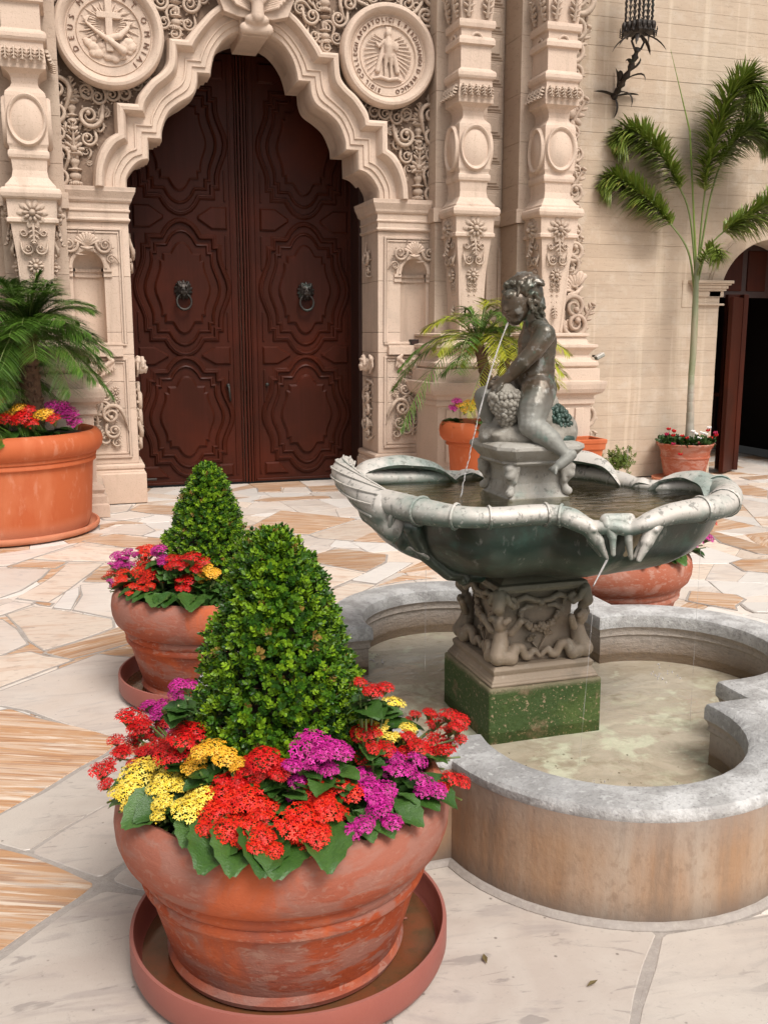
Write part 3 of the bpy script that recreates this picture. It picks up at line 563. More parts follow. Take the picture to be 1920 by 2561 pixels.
mb = MB(); mb.box(-.032,.032,-.085,-.03,-.17,.275); mb.box(-.11,.11,-.086,-.03,.115,.17); mb.obj('cross', STONE, mdl, None, .006)
mb = MB()
for k in range(44):
    a = 2*math.pi*k/44; r0 = .07; r1 = .27 if k % 2 else .22
    if -2.7 < (a if a < math.pi else a-2*math.pi) < -.45: r1 *= .5
    mb.tube([(r0*math.cos(a), -.03, r0*math.sin(a)+.06), ((r0+r1)/2*math.cos(a+.06), -.05, (r0+r1)/2*math.sin(a+.06)+.05), (r1*math.cos(a), -.032, r1*math.sin(a)*.92+.03)], [.004,.010,.003], 5)
mb.obj('rays', STONE, mdl, 60, kind='stuff', fix=False)
caps = [('c',(-.20,-.05,.07),.013,(-.12,-.075,.0),.017),('c',(-.12,-.075,.0),.018,(.03,-.09,-.10),.026),('c',(.03,-.09,-.10),.026,(.12,-.08,-.16),.036),('c',(.17,-.05,.05),.022,(.09,-.07,-.03),.03),('c',(.09,-.07,-.03),.03,(-.02,-.06,-.06),.034)]
rq = random.Random(3)
for k in range(34):
    a = R(200+140*rq.random()); q_ = .13+.11*rq.random(); caps.append(('e',(q_*math.cos(a),-.035,q_*math.sin(a)+.0),.022+.022*rq.random(),(1.2,.7,1)))
for k in range(5): caps.append(('c',(-.20,-.055,.075),.007,(-.235+.017*k,-.055,.118+.004*k),.005)); caps.append(('c',(.17,-.06,.06),.008,(.15+.018*k,-.06,.105),.006))
blob('relief', caps, STONE, mdl, .006, 2)
caps = [('e',(0,-.06,.21),.034,(1,.9,1.2)),('c',(0,-.055,.17),.03,(0,-.06,.09),.052),('c',(0,-.06,.09),.052,(0,-.055,.0),.042),('c',(-.02,-.06,.0),.03,(-.03,-.05,-.10),.018),('c',(.025,-.06,.0),.03,(.03,-.05,-.10),.018),('c',(-.03,-.05,-.10),.018,(-.03,-.045,-.20),.012),('c',(.03,-.05,-.10),.018,(.035,-.045,-.20),.012),
        ('c',(-.045,-.06,.14),.018,(-.10,-.06,.08),.015),('c',(-.10,-.06,.08),.014,(-.13,-.06,.12),.011),('c',(.045,-.06,.14),.02,(.08,-.07,.06),.02),('c',(-.05,-.045,.1),.02,(-.11,-.04,-.14),.03),('c',(.05,-.045,.08),.025,(.10,-.04,-.14),.03),('e',(.075,-.075,.09),.035,(1,.5,1.3))]
for k in range(5): caps.append(('c',(-.026+.013*k,-.065,.245),.006,(-.03+.015*k,-.065,.27),.005))
blob('relief', caps, STONE, mdr, .006, 3)
mb = MB()
for s in (-1,1):
    for k in range(10):
        a = R(70-9.5*k)*1; r0 = .08; r1 = .20+.05*min(k,4)/4
        mb.tube([(s*(r0*math.cos(a)+.02), -.032, r0*math.sin(a)+.08-.015*k),(s*(r1*math.cos(a-.45)), -.045, r1*math.sin(a-.45)+.06-.008*k)], [.005,.007], 5)
mb.tube([(-.16,-.04,-.22),(-.08,-.06,-.205),(0,-.05,-.225),(.09,-.06,-.21),(.15,-.04,-.225)], [.01,.018,.02,.018,.01], 7); mb.obj('rays', STONE, mdr, 60, kind='stuff', fix=False)
# ---- keystone
ks = FX(MB().box(-.125,.125,9.94,10.6,4.52,4.85)) or None
mb = MB(); mb.loft([[(-.125,9.96,4.52),(.125,9.96,4.52),(.125,10.62,4.52),(-.125,10.62,4.52)],[(-.15,9.93,4.66),(.15,9.93,4.66),(.15,10.62,4.66),(-.15,10.62,4.66)],[(-.22,9.93,4.98),(.22,9.93,4.98),(.22,10.3,4.98),(-.22,10.3,4.98)]])
kso = fobj(mb, 'keystone', STONE, bevel=.008)
blob('cherub_figure', [('c',(-.11,-.12,4.57),.055,(.11,-.12,4.57),.055),('e',(0,-.16,4.64),.10,(1.2,.7,.6)),('c',(0,-.2,4.66),.065,(0,-.2,4.80),.06),('e',(0,-.25,4.90),.07,(1,.95,1.1)),('c',(-.05,-.22,4.80),.03,(-.16,-.22,4.93),.022),('c',(.05,-.22,4.80),.03,(.16,-.22,4.93),.022),('c',(-.16,-.22,4.93),.022,(-.12,-.22,5.05),.02),('c',(.16,-.22,4.93),.022,(.12,-.22,5.05),.02)]
     +[('e',(math.cos(k*.7)*.05,-.27,4.93+math.sin(k*.7)*.035),.03) for k in range(9)]+[('e',(s*.028,-.31,4.89),.022) for s in (-1,1)], STONE, kso, .008, 3)
mb = MB(); mb.prism([(-.42,4.98),(-.31,4.70),(-.16,4.66),(.16,4.66),(.31,4.70),(.42,4.98),(.38,5.3),(-.38,5.3)], 9.86, 9.98); FX(mb)
for s in (-1,1):
    for k in range(7): mb.tube([(s*.06,-.16,4.72+.02*k),(s*(.2+.03*k),-.19,4.76+.03*k),(s*(.28+.02*k),-.17,4.9+.045*k)], [.012,.02,.008], 5)
mb.obj('canopy_shell', STONE, kso, 50, .006)
# ---- side piers with niches
def pier(s):
    P = obj('pier', None, fac)
    def rb(x0, x1, yf, yb, prof, name, m=STONE, bevel=.005):
        a, c = sorted((s*x0, s*x1)); mb = MB().rect(a, c, yf, yb, prof); FX(mb); return mb.obj(name, m, P, None, bevel)
    rb(1.24,2.0,10.02,10.66,[(0,.035),(.30,.035),(.31,.02),(.325,.02),(.34,.008),(.355,.022),(.385,.022),(.40,.0)],'base_moulding')
    # shaft built of joined blocks, the niche left open between them
    js = [.40,.956,1.222,1.49]
    for a, c in zip(js, js[1:]): rb(1.27,1.98,10.045,10.65,[(a+.0015,0),(c-.0015,0)],'block')
    def fb(x0,x1,z0,z1,y0=10.045,y1=10.65,nm='block'): 
        a, c = sorted((s*x0, s*x1)); mb = MB().box(a,c,y0,y1,z0,z1); FX(mb); mb.obj(nm, STONE, P, None, .004)
    for a, c in [(1.49,1.705),(1.705,2.241),(2.241,2.75)]:
        fb(1.27,1.52,a+.0015,c-.0015); 
        if c < 2.5: fb(1.81,1.98,a+.0015,c-.0015)
        else: fb(1.81,1.98,a+.0015,c-.0015)
    # niche: half-round recess with a half dome, head block cut to the arch
    mb = MB(); n = 14; cx = s*1.665; rad = .145; rings = []
    for z in (1.49, 2.315): rings.append([(cx+rad*math.cos(math.pi*j/n), 10.05+rad*1.1*math.sin(math.pi*j/n), z) for j in range(n+1)])
    for k in range(1, 8):
        ph = R(90*k/7); rings.append([(cx+rad*math.cos(ph)*math.cos(math.pi*j/n), 10.05+rad*1.1*math.cos(ph)*math.sin(math.pi*j/n), 2.315+rad*1.15*math.sin(ph)) for j in range(n+1)])
    mb.loft(rings, False, False); FX(mb); mb.obj('niche', STONE, P, 60)
    ar = [(cx+rad*math.cos(math.pi*j/12), 2.315+rad*1.15*math.sin(math.pi*j/12)) for j in range(13)]
    top = [(cx+rad*math.cos(math.pi*j/12), 2.75) for j in range(13)]
    mb = MB(); mb.add([(x,10.045,z) for x,z in ar]+[(x,10.045,z) for x,z in top], [(j,j+1,14+j,13+j) for j in range(12)]); FX(mb); mb.obj('niche_head', STONE, P, None, fix=False)
    mb = MB(); rr = [(rad+.0,0),(rad+.0,.03),(rad+.012,.04),(rad+.03,.04),(rad+.036,.028),(rad+.055,.028),(rad+.06,0)]
    mb.loft([[(cx+r*math.cos(math.pi*j/16), 10.045-h, 2.315+r*1.12*math.sin(math.pi*j/16)) for r,h in rr] for j in range(17)], False); FX(mb); mb.obj('niche_arch', STONE, P, 40)
    mb = MB()
    for k,(z0,z1,d) in enumerate([(2.235,2.26,.02),(2.26,2.285,.012),(2.285,2.315,.03)]):
        mb.box(cx+rad-.004, cx+rad+.075, 10.045-d, 10.12, z0, z1); mb.box(cx-rad-.075, cx-rad+.004, 10.045-d, 10.12, z0, z1)
        mb.lathe([(rad+.01,z0),(rad-d*.8,z0),(rad-d*.8,z1),(rad+.01,z1)], (cx,10.05), 14, 1, 1.1, 0, math.pi)
    FX(mb); mb.obj('impost_band', STONE, P, None)
    fb(1.375,1.98,1.47,1.555,9.985,10.05,'ledge'); fb(1.375,1.98,1.545,1.57,10.0,10.05,'ledge')
    # panel frames
    def frame(x0,x1,z0,z1,w=.022,d=.02,y=10.045):
        mb = MB()
        a, c = sorted((s*x0, s*x1)); mb.box(a,c,y-d,y,z1-w,z1); mb.box(a,c,y-d,y,z0,z0+w); mb.box(a,a+w,y-d,y,z0+w,z1-w); mb.box(c-w,c,y-d,y,z0+w,z1-w)
        FX(mb); mb.obj('frame_moulding', STONE, P, None, .006)
    frame(1.335,1.955,1.575,2.70); frame(1.365,1.93,1.585,2.665,.015,.012); frame(1.335,1.955,.46,1.455); frame(1.365,1.93,.50,1.42,.015,.012)
    # cap
    rb(1.27,1.96,10.03,10.68,[(2.75,.0),(2.765,.02),(2.78,.02),(2.79,.008),(2.84,.008),(2.85,.022),(2.865,.022),(2.87,.012),(2.925,.014),(2.935,.03),(2.95,.04),(2.97,.045),(3.0,.06),(3.03,.075),(3.04,.075),(3.07,.08)],'cap', STONE, .003)
    # carving on the front
    Y = 10.03
    put('shell', SHM, s*1.665, 2.525, .20, Y, 1, 0, P)
    for k,(x,z,r,m,ro) in enumerate([(1.50,2.53,.14,-1,0),(1.83,2.53,.14,1,0),(1.45,2.40,.08,-1,2.6),(1.88,2.40,.08,1,2.6),(1.57,2.49,.08,-1,1.5),(1.76,2.49,.08,1,1.5)]): put('scroll', SCR, s*x, z, r*1.15, Y, s*m, ro*s*-1, P, r*1.4)
    put('cherub_head', CHM, s*1.655, 1.37, .27, Y, 1, 0, P, .3)
    for (x,z,r,m,ro,me) in [(1.56,1.10,.12,-1,1.0,SCR),(1.75,1.10,.12,1,1.0,SCR),(1.60,.98,.15,-1,0,SCR2),(1.71,.98,.15,1,0,SCR2),(1.52,.90,.17,-1,2.9,SCR),(1.80,.90,.17,1,2.9,SCR),(1.50,.74,.13,-1,.5,SCR),(1.82,.74,.13,1,.5,SCR),(1.58,.66,.11,-1,2.0,SCR2),(1.74,.66,.11,1,2.0,SCR2),(1.47,.62,.08,-1,1,SCR2),(1.85,.62,.08,1,1,SCR2)]:
        put('scroll', me, s*x, z, r*1.28, Y, s*m, ro*s*-1, P, r*1.6)
    for (x,z,r) in [(1.655,1.19,.2),(1.655,1.0,.18),(1.655,.80,.2),(1.655,.60,.2)]: put('acanthus_leaf', LEAFM, s*x, z, r, Y, 1, 0, P, r*1.2)
    for (x,z,r) in [(1.47,1.14,.09),(1.46,1.05,.08),(1.48,1.0,.06),(1.84,1.14,.09),(1.85,1.05,.08),(1.655,1.12,.09),(1.655,.72,.1)]: put('rosette', ROSM, s*x, z, r, Y, 1, 0, P, r*1.3)
    # narrow carved panel on the inner face, with a scroll and mask standing out
    for (dep,z,r,ro,m) in [(.30,2.50,.18,0,1),(.30,2.36,.12,1.5,-1),(.30,1.0,.20,1,1),(.28,.86,.19,2,-1),(.31,.72,.20,0,1),(.29,.60,.16,1,-1),(.31,1.12,.16,2,1)]:
        o = obj('scroll', SCR, P); o.matrix_basis = Matrix.Translation((s*1.268, .03+dep, z)) @ Matrix.Rotation(-s*math.pi/2, 4, 'Z') @ Matrix.Rotation(ro, 4, 'Y') @ Matrix.Diagonal((r*m, r*1.2, r, 1))
    o = obj('cherub_head', CHM, P); o.matrix_basis = Matrix.Translation((s*1.262, .30, 1.36)) @ Matrix.Rotation(-s*math.pi/2, 4, 'Z') @ Matrix.Diagonal((.24, .28, .28, 1))
for s in (-1, 1): pier(s)
# ---- estipite columns
PRC = [(5.5,.21),(5.2,.20),(5.19,.23),(5.12,.23),(5.11,.19),(4.95,.185),(4.74,.165),(4.735,.192),(4.70,.196),(4.665,.19),(4.655,.163),(4.585,.163),(4.58,.182),(4.55,.194),(4.51,.194),(4.50,.162),(4.29,.162),(4.275,.18),(4.265,.196),(4.245,.206),(4.215,.206),(4.195,.196),(4.18,.176),(4.135,.176),(4.12,.18),(4.02,.19),(4.0,.186),(3.965,.186),(3.955,.165),(3.93,.13),(3.90,.113),(3.85,.110),(3.82,.122),(3.79,.15),(3.77,.166),(3.74,.172),(3.34,.172),(3.31,.160),(3.29,.160),(3.28,.172),(3.25,.176),(3.225,.17),(3.21,.152),(3.12,.144),(3.06,.155),(3.01,.19),(2.985,.212),(2.965,.215),(2.96,.238),(2.945,.252),(2.915,.258),(2.885,.25),(2.87,.236),(2.865,.214),(2.84,.210),(2.71,.206),(2.70,.218),(2.67,.218),(2.66,.19),(2.35,.155),(2.05,.14),(1.70,.118)]
PRC = PRC[::-1]
def oval_mesh():
    mb = MB(); P = [(1.12,0),(1.12,.02),(1.05,.035),(.96,.03),(.90,.012),(.86,.012),(.80,.02)]
    mb.loft([[(r*.15*math.cos(2*math.pi*j/40), -h, r*.2*math.sin(2*math.pi*j/40)) for j in range(40)] for r,h in P], True, False)
    mb.add([(.8*.15*math.cos(2*math.pi*j/40), -.02, .8*.2*math.sin(2*math.pi*j/40)) for j in range(40)], [tuple(range(40))]); return mb.mesh('oval_cartouche', STONE, 50)
OVM = oval_mesh()
def column(x, yf, ped=True, dx=.0):
    Cc = obj('column', None, fac, None, (x, yf+.17-10, 0))
    mb = MB().loft([[(-h,-h,z),(h,-h,z),(h,.3,z),(-h,.3,z)] for z,h in PRC]); mb.obj('column_shaft', STONE, Cc, None, .003)
    # backing pilaster in joined blocks
    js = [1.7,2.24,2.84,2.985,3.24,3.66,4.14,4.7,5.4,6.2,7.0]
    for a, c in zip(js, js[1:]):
        d = .03 if abs(a-2.84) < .01 else 0
        MB().box(-.285-d,.285+d,.19-d,.75,a+.001,c-.001).obj('pilaster_block', STONE_GREY, Cc, None, .004)
    for face in (0, 1, 2):
        F = Matrix.Rotation([0,-math.pi/2,math.pi/2][face], 4, 'Z')
        def pt(name, me, u, z, s, off, mir=1, ro=0, sy=None):
            o = obj(name, me, Cc); o.matrix_basis = F @ Matrix.Translation((u,-off,z)) @ Matrix.Rotation(ro,4,'Y') @ Matrix.Diagonal((s*mir, sy or s, s, 1)); return o
        if face == 2 and x < 3: pass
        pt('oval_cartouche', OVM, 0, 3.54, 1.0, .168, sy=1.1)
        mb = MB(); mb.lathe([(0,-.02),(.05,-.02),(.055,0),(.055,.02),(.03,.03),(0,.032)], n=14); 
        mb = MB(); mb.tube([(.055*math.cos(a), -.004, .055*math.sin(a)) for a in [R(k*15) for k in range(13)]], .013, 6)
        me = mb.mesh('arched_moulding', STONE, 50); pt('arched_moulding', me, 0, 4.56, 1, .17)
        if face < 2 or x < -2:
            for u in (-.14,-.07,0,.07,.14): pt('acanthus_leaf', LEAFM, u, 4.135, .12, .175, 1, math.pi, .3)
            for u in (-.10,.10): pt('acanthus_leaf', LEAFM, u, 4.76, .22, .17, sy=.3)
            pt('rosette', ROSM, 0, 2.75, .17, .207, sy=.28); pt('rosette', ROSM, 0, 2.75, .26, .200, sy=.15)
            pt('acanthus_leaf', LEAFM, 0, 2.66, .18, .19, 1, math.pi, .25)
            for m in (-1,1): pt('scroll', SCR, m*.052, 2.44, .11, .165, -m, 0, .15); pt('scroll', SCR2, m*.085, 2.58, .07, .18, m, .5, .1)
            pt('rosette', ROSM, 0, 2.29, .14, .15, sy=.25)
            for k,(z,r) in enumerate([(2.20,.06),(2.15,.07),(2.09,.06),(2.02,.05)]):
                for m in (-1,1): pt('rosette', ROSM, m*.03, z, r, .145-.01*k, sy=.12)
            pt('acanthus_leaf', LEAFM, 0, 1.98, .13, .13, 1, math.pi, .2)
        mb = MB()
        for m in (-1,1): mb.tube([(m*.17,0,2.65),(m*.12,.03,2.15),(m*.09,.045,1.72)], [.012,.011,.01], 4)
        me = mb.mesh('edge_moulding', STONE); pt('edge_moulding', me, 0, 0, 1, .165)
column(2.125, 9.5); column(2.99, 9.33); column(-2.125, 9.5); column(-3.0, 9.33)
# recess between the columns with square coffers
mb = MB(); mb.box(2.3,3.0,10.12,10.4,1.6,7); mb.box(-3.2,-2.3,10.12,10.4,1.6,7); mb.box(1.9,2.0,10.05,10.4,3.07,7); mb.box(-2.0,-1.9,10.05,10.4,3.07,7); mb.box(-5.5,-3.2,10.0,10.4,0,7.5); mb.box(3.1,3.5,9.97,10.6,0,7.5); mb.box(-6,6,10.14,10.45,7,7.5); fobj(mb, 'recess_wall', STONE_GREY)
cof = MB(); cof.box(-.125,.125,-.03,0,-.13,.13); cof.box(-.10,.10,-.045,0,-.105,.105); cof.box(-.07,.07,-.032,-.06,-.075,.075)
cm = cof.mesh('coffer_panel', STONE_GREY)
for k in range(9):
    for s in (1,-1):
        o = obj('coffer_panel', cm, fac, None, (s*2.56, .12, 3.10+k*.262)); m = o.modifiers.new('bevel','BEVEL'); m.width = .008
mb = MB().rect(2.3,3.0,10.12,10.3,[(2.84,0),(2.86,.03),(2.90,.05),(2.95,.05),(2.98,.02),(3.0,0)]); fobj(mb,'string_course',STONE,None,None,.004)
for u in (2.42,2.56,2.70):
    mb = MB().box(u-.03,u+.03,10.09,10.12,1.75,2.62); fobj(mb,'flute_panel',STONE_GREY,None,None,.012)
for s in (1,-1):
    mb = MB().rect(*sorted((s*1.93,s*2.3)),9.9,10.3,[(2.84,0),(2.86,.03),(2.90,.05),(2.95,.05),(2.98,.02),(3.0,0)]); fobj(mb,'string_course',STONE,None,None,.004)
# pedestals under the paired columns
PED = [(0,.10),(.12,.10),(.13,.08),(.2,.08),(.22,.05),(.26,.07),(.3,.05),(.32,0),(.95,0),(.96,.03),(1.0,.03),(1.02,.015),(1.05,.03),(1.08,.09),(1.12,.11),(1.17,.12),(1.2,.12),(1.205,.06),(1.33,.06),(1.335,.02),(1.36,.05),(1.40,.05),(1.42,.0),(1.47,-.03),(1.52,.0),(1.55,.04),(1.58,.04),(1.59,-.03),(1.66,-.06),(1.665,-.03),(1.69,-.03),(1.70,-.08)]
for (x0,x1,yf) in [(1.70,2.45,9.36),(2.62,3.38,9.2),(-2.45,-1.70,9.36),(-3.38,-2.62,9.2)]:
    mb = MB().rect(x0,x1,yf,10.3,PED); fobj(mb,'pedestal',STONE,None,None,.004)
    for u in (.14,.30,.46,.62):
        mb = MB().box(x0+u-.05,x0+u+.05,yf-.02,yf,.36,.92); fobj(mb,'fluted_strip',STONE,None,None,.012)
mb = MB().rect(2.3,2.8,9.6,10.3,PED); fobj(mb,'pedestal',STONE_GREY); mb = MB().rect(-2.8,-2.3,9.6,10.3,PED); fobj(mb,'pedestal',STONE_GREY)
# scrolled border between the columns and the plain wall
for (x,z,r,m,ro) in [(5.37,5.15,.34,-1,0),(5.36,4.85,.3,-1,2.8),(5.34,4.66,.30,1,0),(5.37,4.42,.26,-1,2.2),(5.39,4.22,.24,1,1.0),(5.37,3.82,.22,-1,2.0),(5.42,3.62,.20,1,0),(5.43,3.42,.18,-1,2.4),(5.41,3.22,.24,1,0),(5.42,3.05,.22,1,1),(5.44,2.80,.22,-1,2),(5.42,2.6,.28,1,0),(5.38,2.42,.3,-1,3.0),(5.46,2.28,.2,1,1),(5.44,1.98,.32,-1,2.7),(5.47,1.80,.34,1,0),(5.50,1.55,.26,1,0),(5.53,1.34,.34,-1,2.9),(5.58,1.16,.28,1,0),(5.60,.95,.36,-1,2.8),(5.63,.78,.34,1,0),(5.64,.55,.26,1,.6),(5.64,.36,.30,-1,2.6),(5.5,.66,.2,1,2)]:
    put('scroll', SCR, x-XC-.09, z, r, 9.93, m, ro, sy=r*1.1)
for (x,z,r) in [(5.33,4.02,.34),(5.36,2.14,.0)]:
    if r: put('rosette', ROSM, x-XC-.09, z, r, 9.93)
put('shell', SHM, 5.36-XC, 2.18, .34, 9.93, 1, -.5); put('shell', SHM, 5.33-XC, 1.72, .22, 9.93, 1, 0); put('shell', SHM, 5.50-XC, .40, .26, 9.93, 1, .8)
for k in range(14): put('acanthus_leaf', LEAFM, 5.27-XC+.02*k*(1 if k > 7 else 0), 5.0-k*.36, .3, 9.94, 1 if k%2 else -1, .5*(1 if k%2 else -1), sy=.35)
mb = MB(); mb.box(3.28,3.52,9.93,10.05,.0,1.7); mb.box(3.28,3.42,9.93,10.05,1.7,7.2); fobj(mb,'border_strip',STONE_GREY,None,None,.01)
# ---- the double door
DY = 11.0
def contour(hw, hh, s=1.0):     # stepped, lobed panel outline (x,z), clockwise from the top
    q = [(0,1),(.10,.985),(.20,.945),(.29,.875),(.36,.79),(.40,.755),(.46,.75),(.68,.75),(.68,.60),(.79,.60),(.79,.47),(.83,.36),(.90,.24),(.97,.12),(1.0,0)]
    r = [(x*hw, z*hh) for x, z in q]; r += [(x, -z) for x, z in r[-2::-1]]
    return r + [(-x, z) for x, z in r[-2:0:-1]]
def mitre(poly, d):
    n = len(poly); out = []
    for i in range(n):
        a = Vector(poly[i-1]); p = Vector(poly[i]); c = Vector(poly[(i+1) % n]); e1 = (p-a).normalized(); e2 = (c-p).normalized()
        n1 = Vector((-e1.y, e1.x)); n2 = Vector((-e2.y, e2.x)); m = (n1+n2); m = m.normalized() if m.length > 1e-6 else n1
        k = 1/max(.45, m.dot(n1)); out.append((p.x+m.x*d*k, p.y+m.y*d*k))
    return out
def moulding(poly, prof, c, y, zmax=99):
    mb = MB(); rings = [[(c[0]+x, y-h, min(c[1]+z, zmax)) for x, z in mitre(poly, d)] for d, h in prof]
    mb.loft(rings, True, False); return mb
def lion(parent, x, z):
    K = Matrix.Translation((x, -.035, z))
    caps = [('e',(0,-.02,0),.075,(1,.7,1.05)),('e',(0,-.08,-.02),.04,(1,.9,.75)),('e',(0,-.105,0),.016),('e',(-.025,-.09,-.03),.02),('e',(.025,-.09,-.03),.02),('e',(0,-.08,-.055),.022),('e',(-.03,-.075,.03),.014),('e',(.03,-.075,.03),.014),('c',(-.045,-.04,.05),.02,(-.055,-.04,.08),.014),('c',(.045,-.04,.05),.02,(.055,-.04,.08),.014)]
    for j in range(14):
        a = 2*math.pi*j/14; caps.append(('c',(.055*math.cos(a),-.02,.06*math.sin(a)),.022,(.092*math.cos(a+.2),-.01,.098*math.sin(a+.2)),.012))
    o = blob('knocker_lion_head', caps, IRON, parent, .005, 2); o.matrix_basis = K
    mb = MB(); mb.tube([(.078*math.sin(a), -.06-.01*math.cos(a), -.125-.085*math.cos(a)) for a in [R(15*j) for j in range(25)]], [.011+.004*(1-math.cos(R(15*j+180)))/2 for j in range(25)], 8)
    mb.obj('knocker_ring', IRON, parent, 60).matrix_basis = K
for s in (-1, 1):
    leaf = obj('door_leaf', None, fac, None, (s*.682+.015, 1.0, 0))
    mb = MB().box(-.605,.605,0,.06,.012,4.75); mb.obj('leaf_board', WOOD, leaf, None, .004)
    for (zc, hh) in [(3.70,.70),(2.18,.69),(.775,.635)]:
        for hw, h2, d in [(.475,hh,0),(.385,hh*.86,0)]:
            P = contour(hw, h2)
            moulding(P, [(-.0,0),(.004,.022),(.012,.034),(.022,.036),(.032,.026),(.040,.026),(.046,.014),(.055,.010),(.06,0)] if hw > .4 else [(0,0),(.004,.016),(.012,.022),(.02,.018),(.03,.012),(.036,0)], (0, zc), 0).obj('panel_moulding', WOOD, leaf, 40)
        P = contour(.305, hh*.72); mb = MB()
        mb.loft([[(x, 0, zc+z) for x, z in P],[(x, -.012, zc+z) for x, z in P],[(x,-.030,zc+z) for x, z in mitre(P,-.022)]]); 
        mb.obj('raised_panel', WOOD, leaf, None)
    for zc, hh in [(2.93,.12),(1.45,.10),(.14,.09),(4.45,.1)]:
        for m in (-1,1):
            P = [(m*.50,hh),(m*.33,hh),(m*.18,hh*.15),(m*.18,-hh*.15),(m*.33,-hh),(m*.50,-hh)]
            if zc < .5: P = [(m*.50,hh),(m*.34,hh),(m*.22,-hh*.5),(m*.50,-hh*.5)]
            if m < 0: P = P[::-1]
            MB().loft([[(x,0,zc+z) for x,z in P],[(x,-.01,zc+z) for x,z in P],[(x,-.028,zc+z) for x,z in mitre(P,.018 if m>0 else .018)]]).obj('side_panel', WOOD, leaf)
            if zc > .5 and zc < 4: 
                MB().box(m*.485-.01,m*.485+.01,-.02,0,zc-hh-.42,zc-hh-.06).obj('edge_bead', WOOD, leaf, None, .005); MB().box(m*.485-.01,m*.485+.01,-.02,0,zc+hh+.06,zc+hh+.38).obj('edge_bead', WOOD, leaf, None, .005)
    for u in (-.545,.545): MB().box(u-.012,u+.012,-.016,0,.1,4.7).obj('stile_bead', WOOD, leaf, None, .006)
    mb = MB().box(-.6,.6,-.02,0,.015,.045); mb.obj('bottom_rail', WOOD, leaf, None, .006)
    lion(leaf, 0, 2.16)
    for zc in (2.1,.52,3.4):
        for j in range(3): MB().ball((s*.565, -.012, zc-.08*j), .018, 10, 6, (1,.7,1)).obj('stud', IRON, leaf, 60)
    if s < 0: MB().tube([(.46,-.02,1.12),(.465,-.06,1.1),(.475,-.06,.98),(.485,-.02,.95)], .012, 8).obj('handle', IRON, leaf, 60)
    MB().ball((-s*.46,-.03,1.12), .022, 10, 6).obj('lock_knob', IRON, leaf, 60)
    for zc in [.35+.29*k for k in range(14)]:
        MB().ball((s*.66, .0, zc), .032, 8, 5, (1,.6,1)).obj('hinge_stud', IRON, leaf, 60)
mb = MB(); [mb.box(u-w,u+w,1-d,1.02,.012,4.75) for u, w, d in ((.015,.012,.05),(-.02,.012,.035),(.05,.012,.035),(-.05,.008,.02),(.08,.008,.02))]; mb.obj('astragal', WOOD, fac, None, .004)
mb = MB(); mb.box(-1.45,1.45,.95,1.06,4.62,5.0); mb.box(-1.45,-1.24,1.02,1.06,0,4.7); mb.box(1.24,1.45,1.02,1.06,0,4.7); mb.obj('door_frame', WOODD, fac)
MB().tube([(-1.19,.90,.10),(-1.04,.90,.10)], .014, 8).obj('door_bolt', IRON, fac, 60)

# ================================================================== PLAIN WALL WITH ARCHED DOORWAY
wl = thing('concrete_wall', 'pale board-marked concrete wall with round-arched doorway at its right end', 'wall', (7.4, 10.05, 0))
def wobj(mb, name, m, **k): mb.xform(Matrix.Translation((-7.4,-10.05,0))); return mb.obj(name, m, wl, **k)
random.seed(5)
AX, AZ, ARX, ARZ = 8.13, 2.12, .747, .68
z = 0; k = 0
def hole(z):      # half width of the opening at height z
    if z < AZ: return ARX
    return ARX*math.sqrt(max(0, 1-((z-AZ)/ARZ)**2)) if z < AZ+ARZ else 0
while z < 7.4:
    z2 = z+.1494; segs = []
    h = max(hole(z+.001), hole(z2)); gp = random.choice([.0003,.0006,.0012])
    ext = .19 if z > 2.25 else 0
    xs = [(5.15, AX-h-ext*.55), (AX+h+ext*.55, 11.0)] if h > 0 else [(5.15, 11.0)]
    for x0, x1 in xs:
        a = x0
        while a < x1-.01:
            c = min(x1, a+random.uniform(2.2, 4.6)); c = x1 if x1-c < .5 else c
            d = random.uniform(-.0025, .0025)
            wobj(MB().box(a+.0005, c-.0005, 10.05+d, 10.45, z+gp, z2-gp), 'board_course', CONC, bevel=.0016, seg=1); a = c
    z = z2; k += 1
# smooth arch ring, impost mouldings
mb = MB(); rings = []
for j in range(41):
    a = math.pi*j/40; ca, sa = math.cos(a), math.sin(a); z0 = AZ
    rings.append([(AX-ca*(ARX+t), y, z0+sa*(ARZ+t*.98)) for t, y in [(0,10.6),(0,10.035),(.01,10.02),(.16,10.02),(.17,10.035),(.19,10.04),(.19,10.6)]])
wobj(mb.loft(rings, True, True), 'arch_ring', CONC, smooth=40)
for sx in (-1, 1):
    ex = AX+sx*ARX
    def ib(x_in, x_out, z0, z1, d, nm='impost'): 
        x = sorted((ex-sx*x_in, ex+sx*x_out)); wobj(MB().box(x[0], x[1], 10.05-d, 10.62, z0, z1), nm, CONC, bevel=.006)
    ib(.0,.52,1.995,2.315,.008,'impost_block')
    ib(.125,.45,2.275,2.31,.10); ib(.10,.43,2.255,2.275,.085); ib(.075,.41,2.215,2.255,.065); ib(.06,.40,2.19,2.215,.05); ib(.04,.38,2.12,2.19,.03); ib(.05,.36,2.02,2.045,.04)
wobj(MB().box(AX-ARX-.2,AX-ARX-.002,10.46,11.0,0,3.2), 'door_jamb', CONC)
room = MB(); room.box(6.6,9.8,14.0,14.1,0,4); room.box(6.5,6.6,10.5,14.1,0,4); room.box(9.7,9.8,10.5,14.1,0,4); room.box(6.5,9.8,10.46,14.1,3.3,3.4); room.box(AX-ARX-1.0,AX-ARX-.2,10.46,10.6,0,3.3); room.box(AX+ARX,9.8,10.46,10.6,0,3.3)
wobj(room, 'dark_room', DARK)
mb = MB(); mb.box(7.40,8.86,10.62,10.68,2.14,2.95); wobj(mb, 'transom_panel', WOODD)
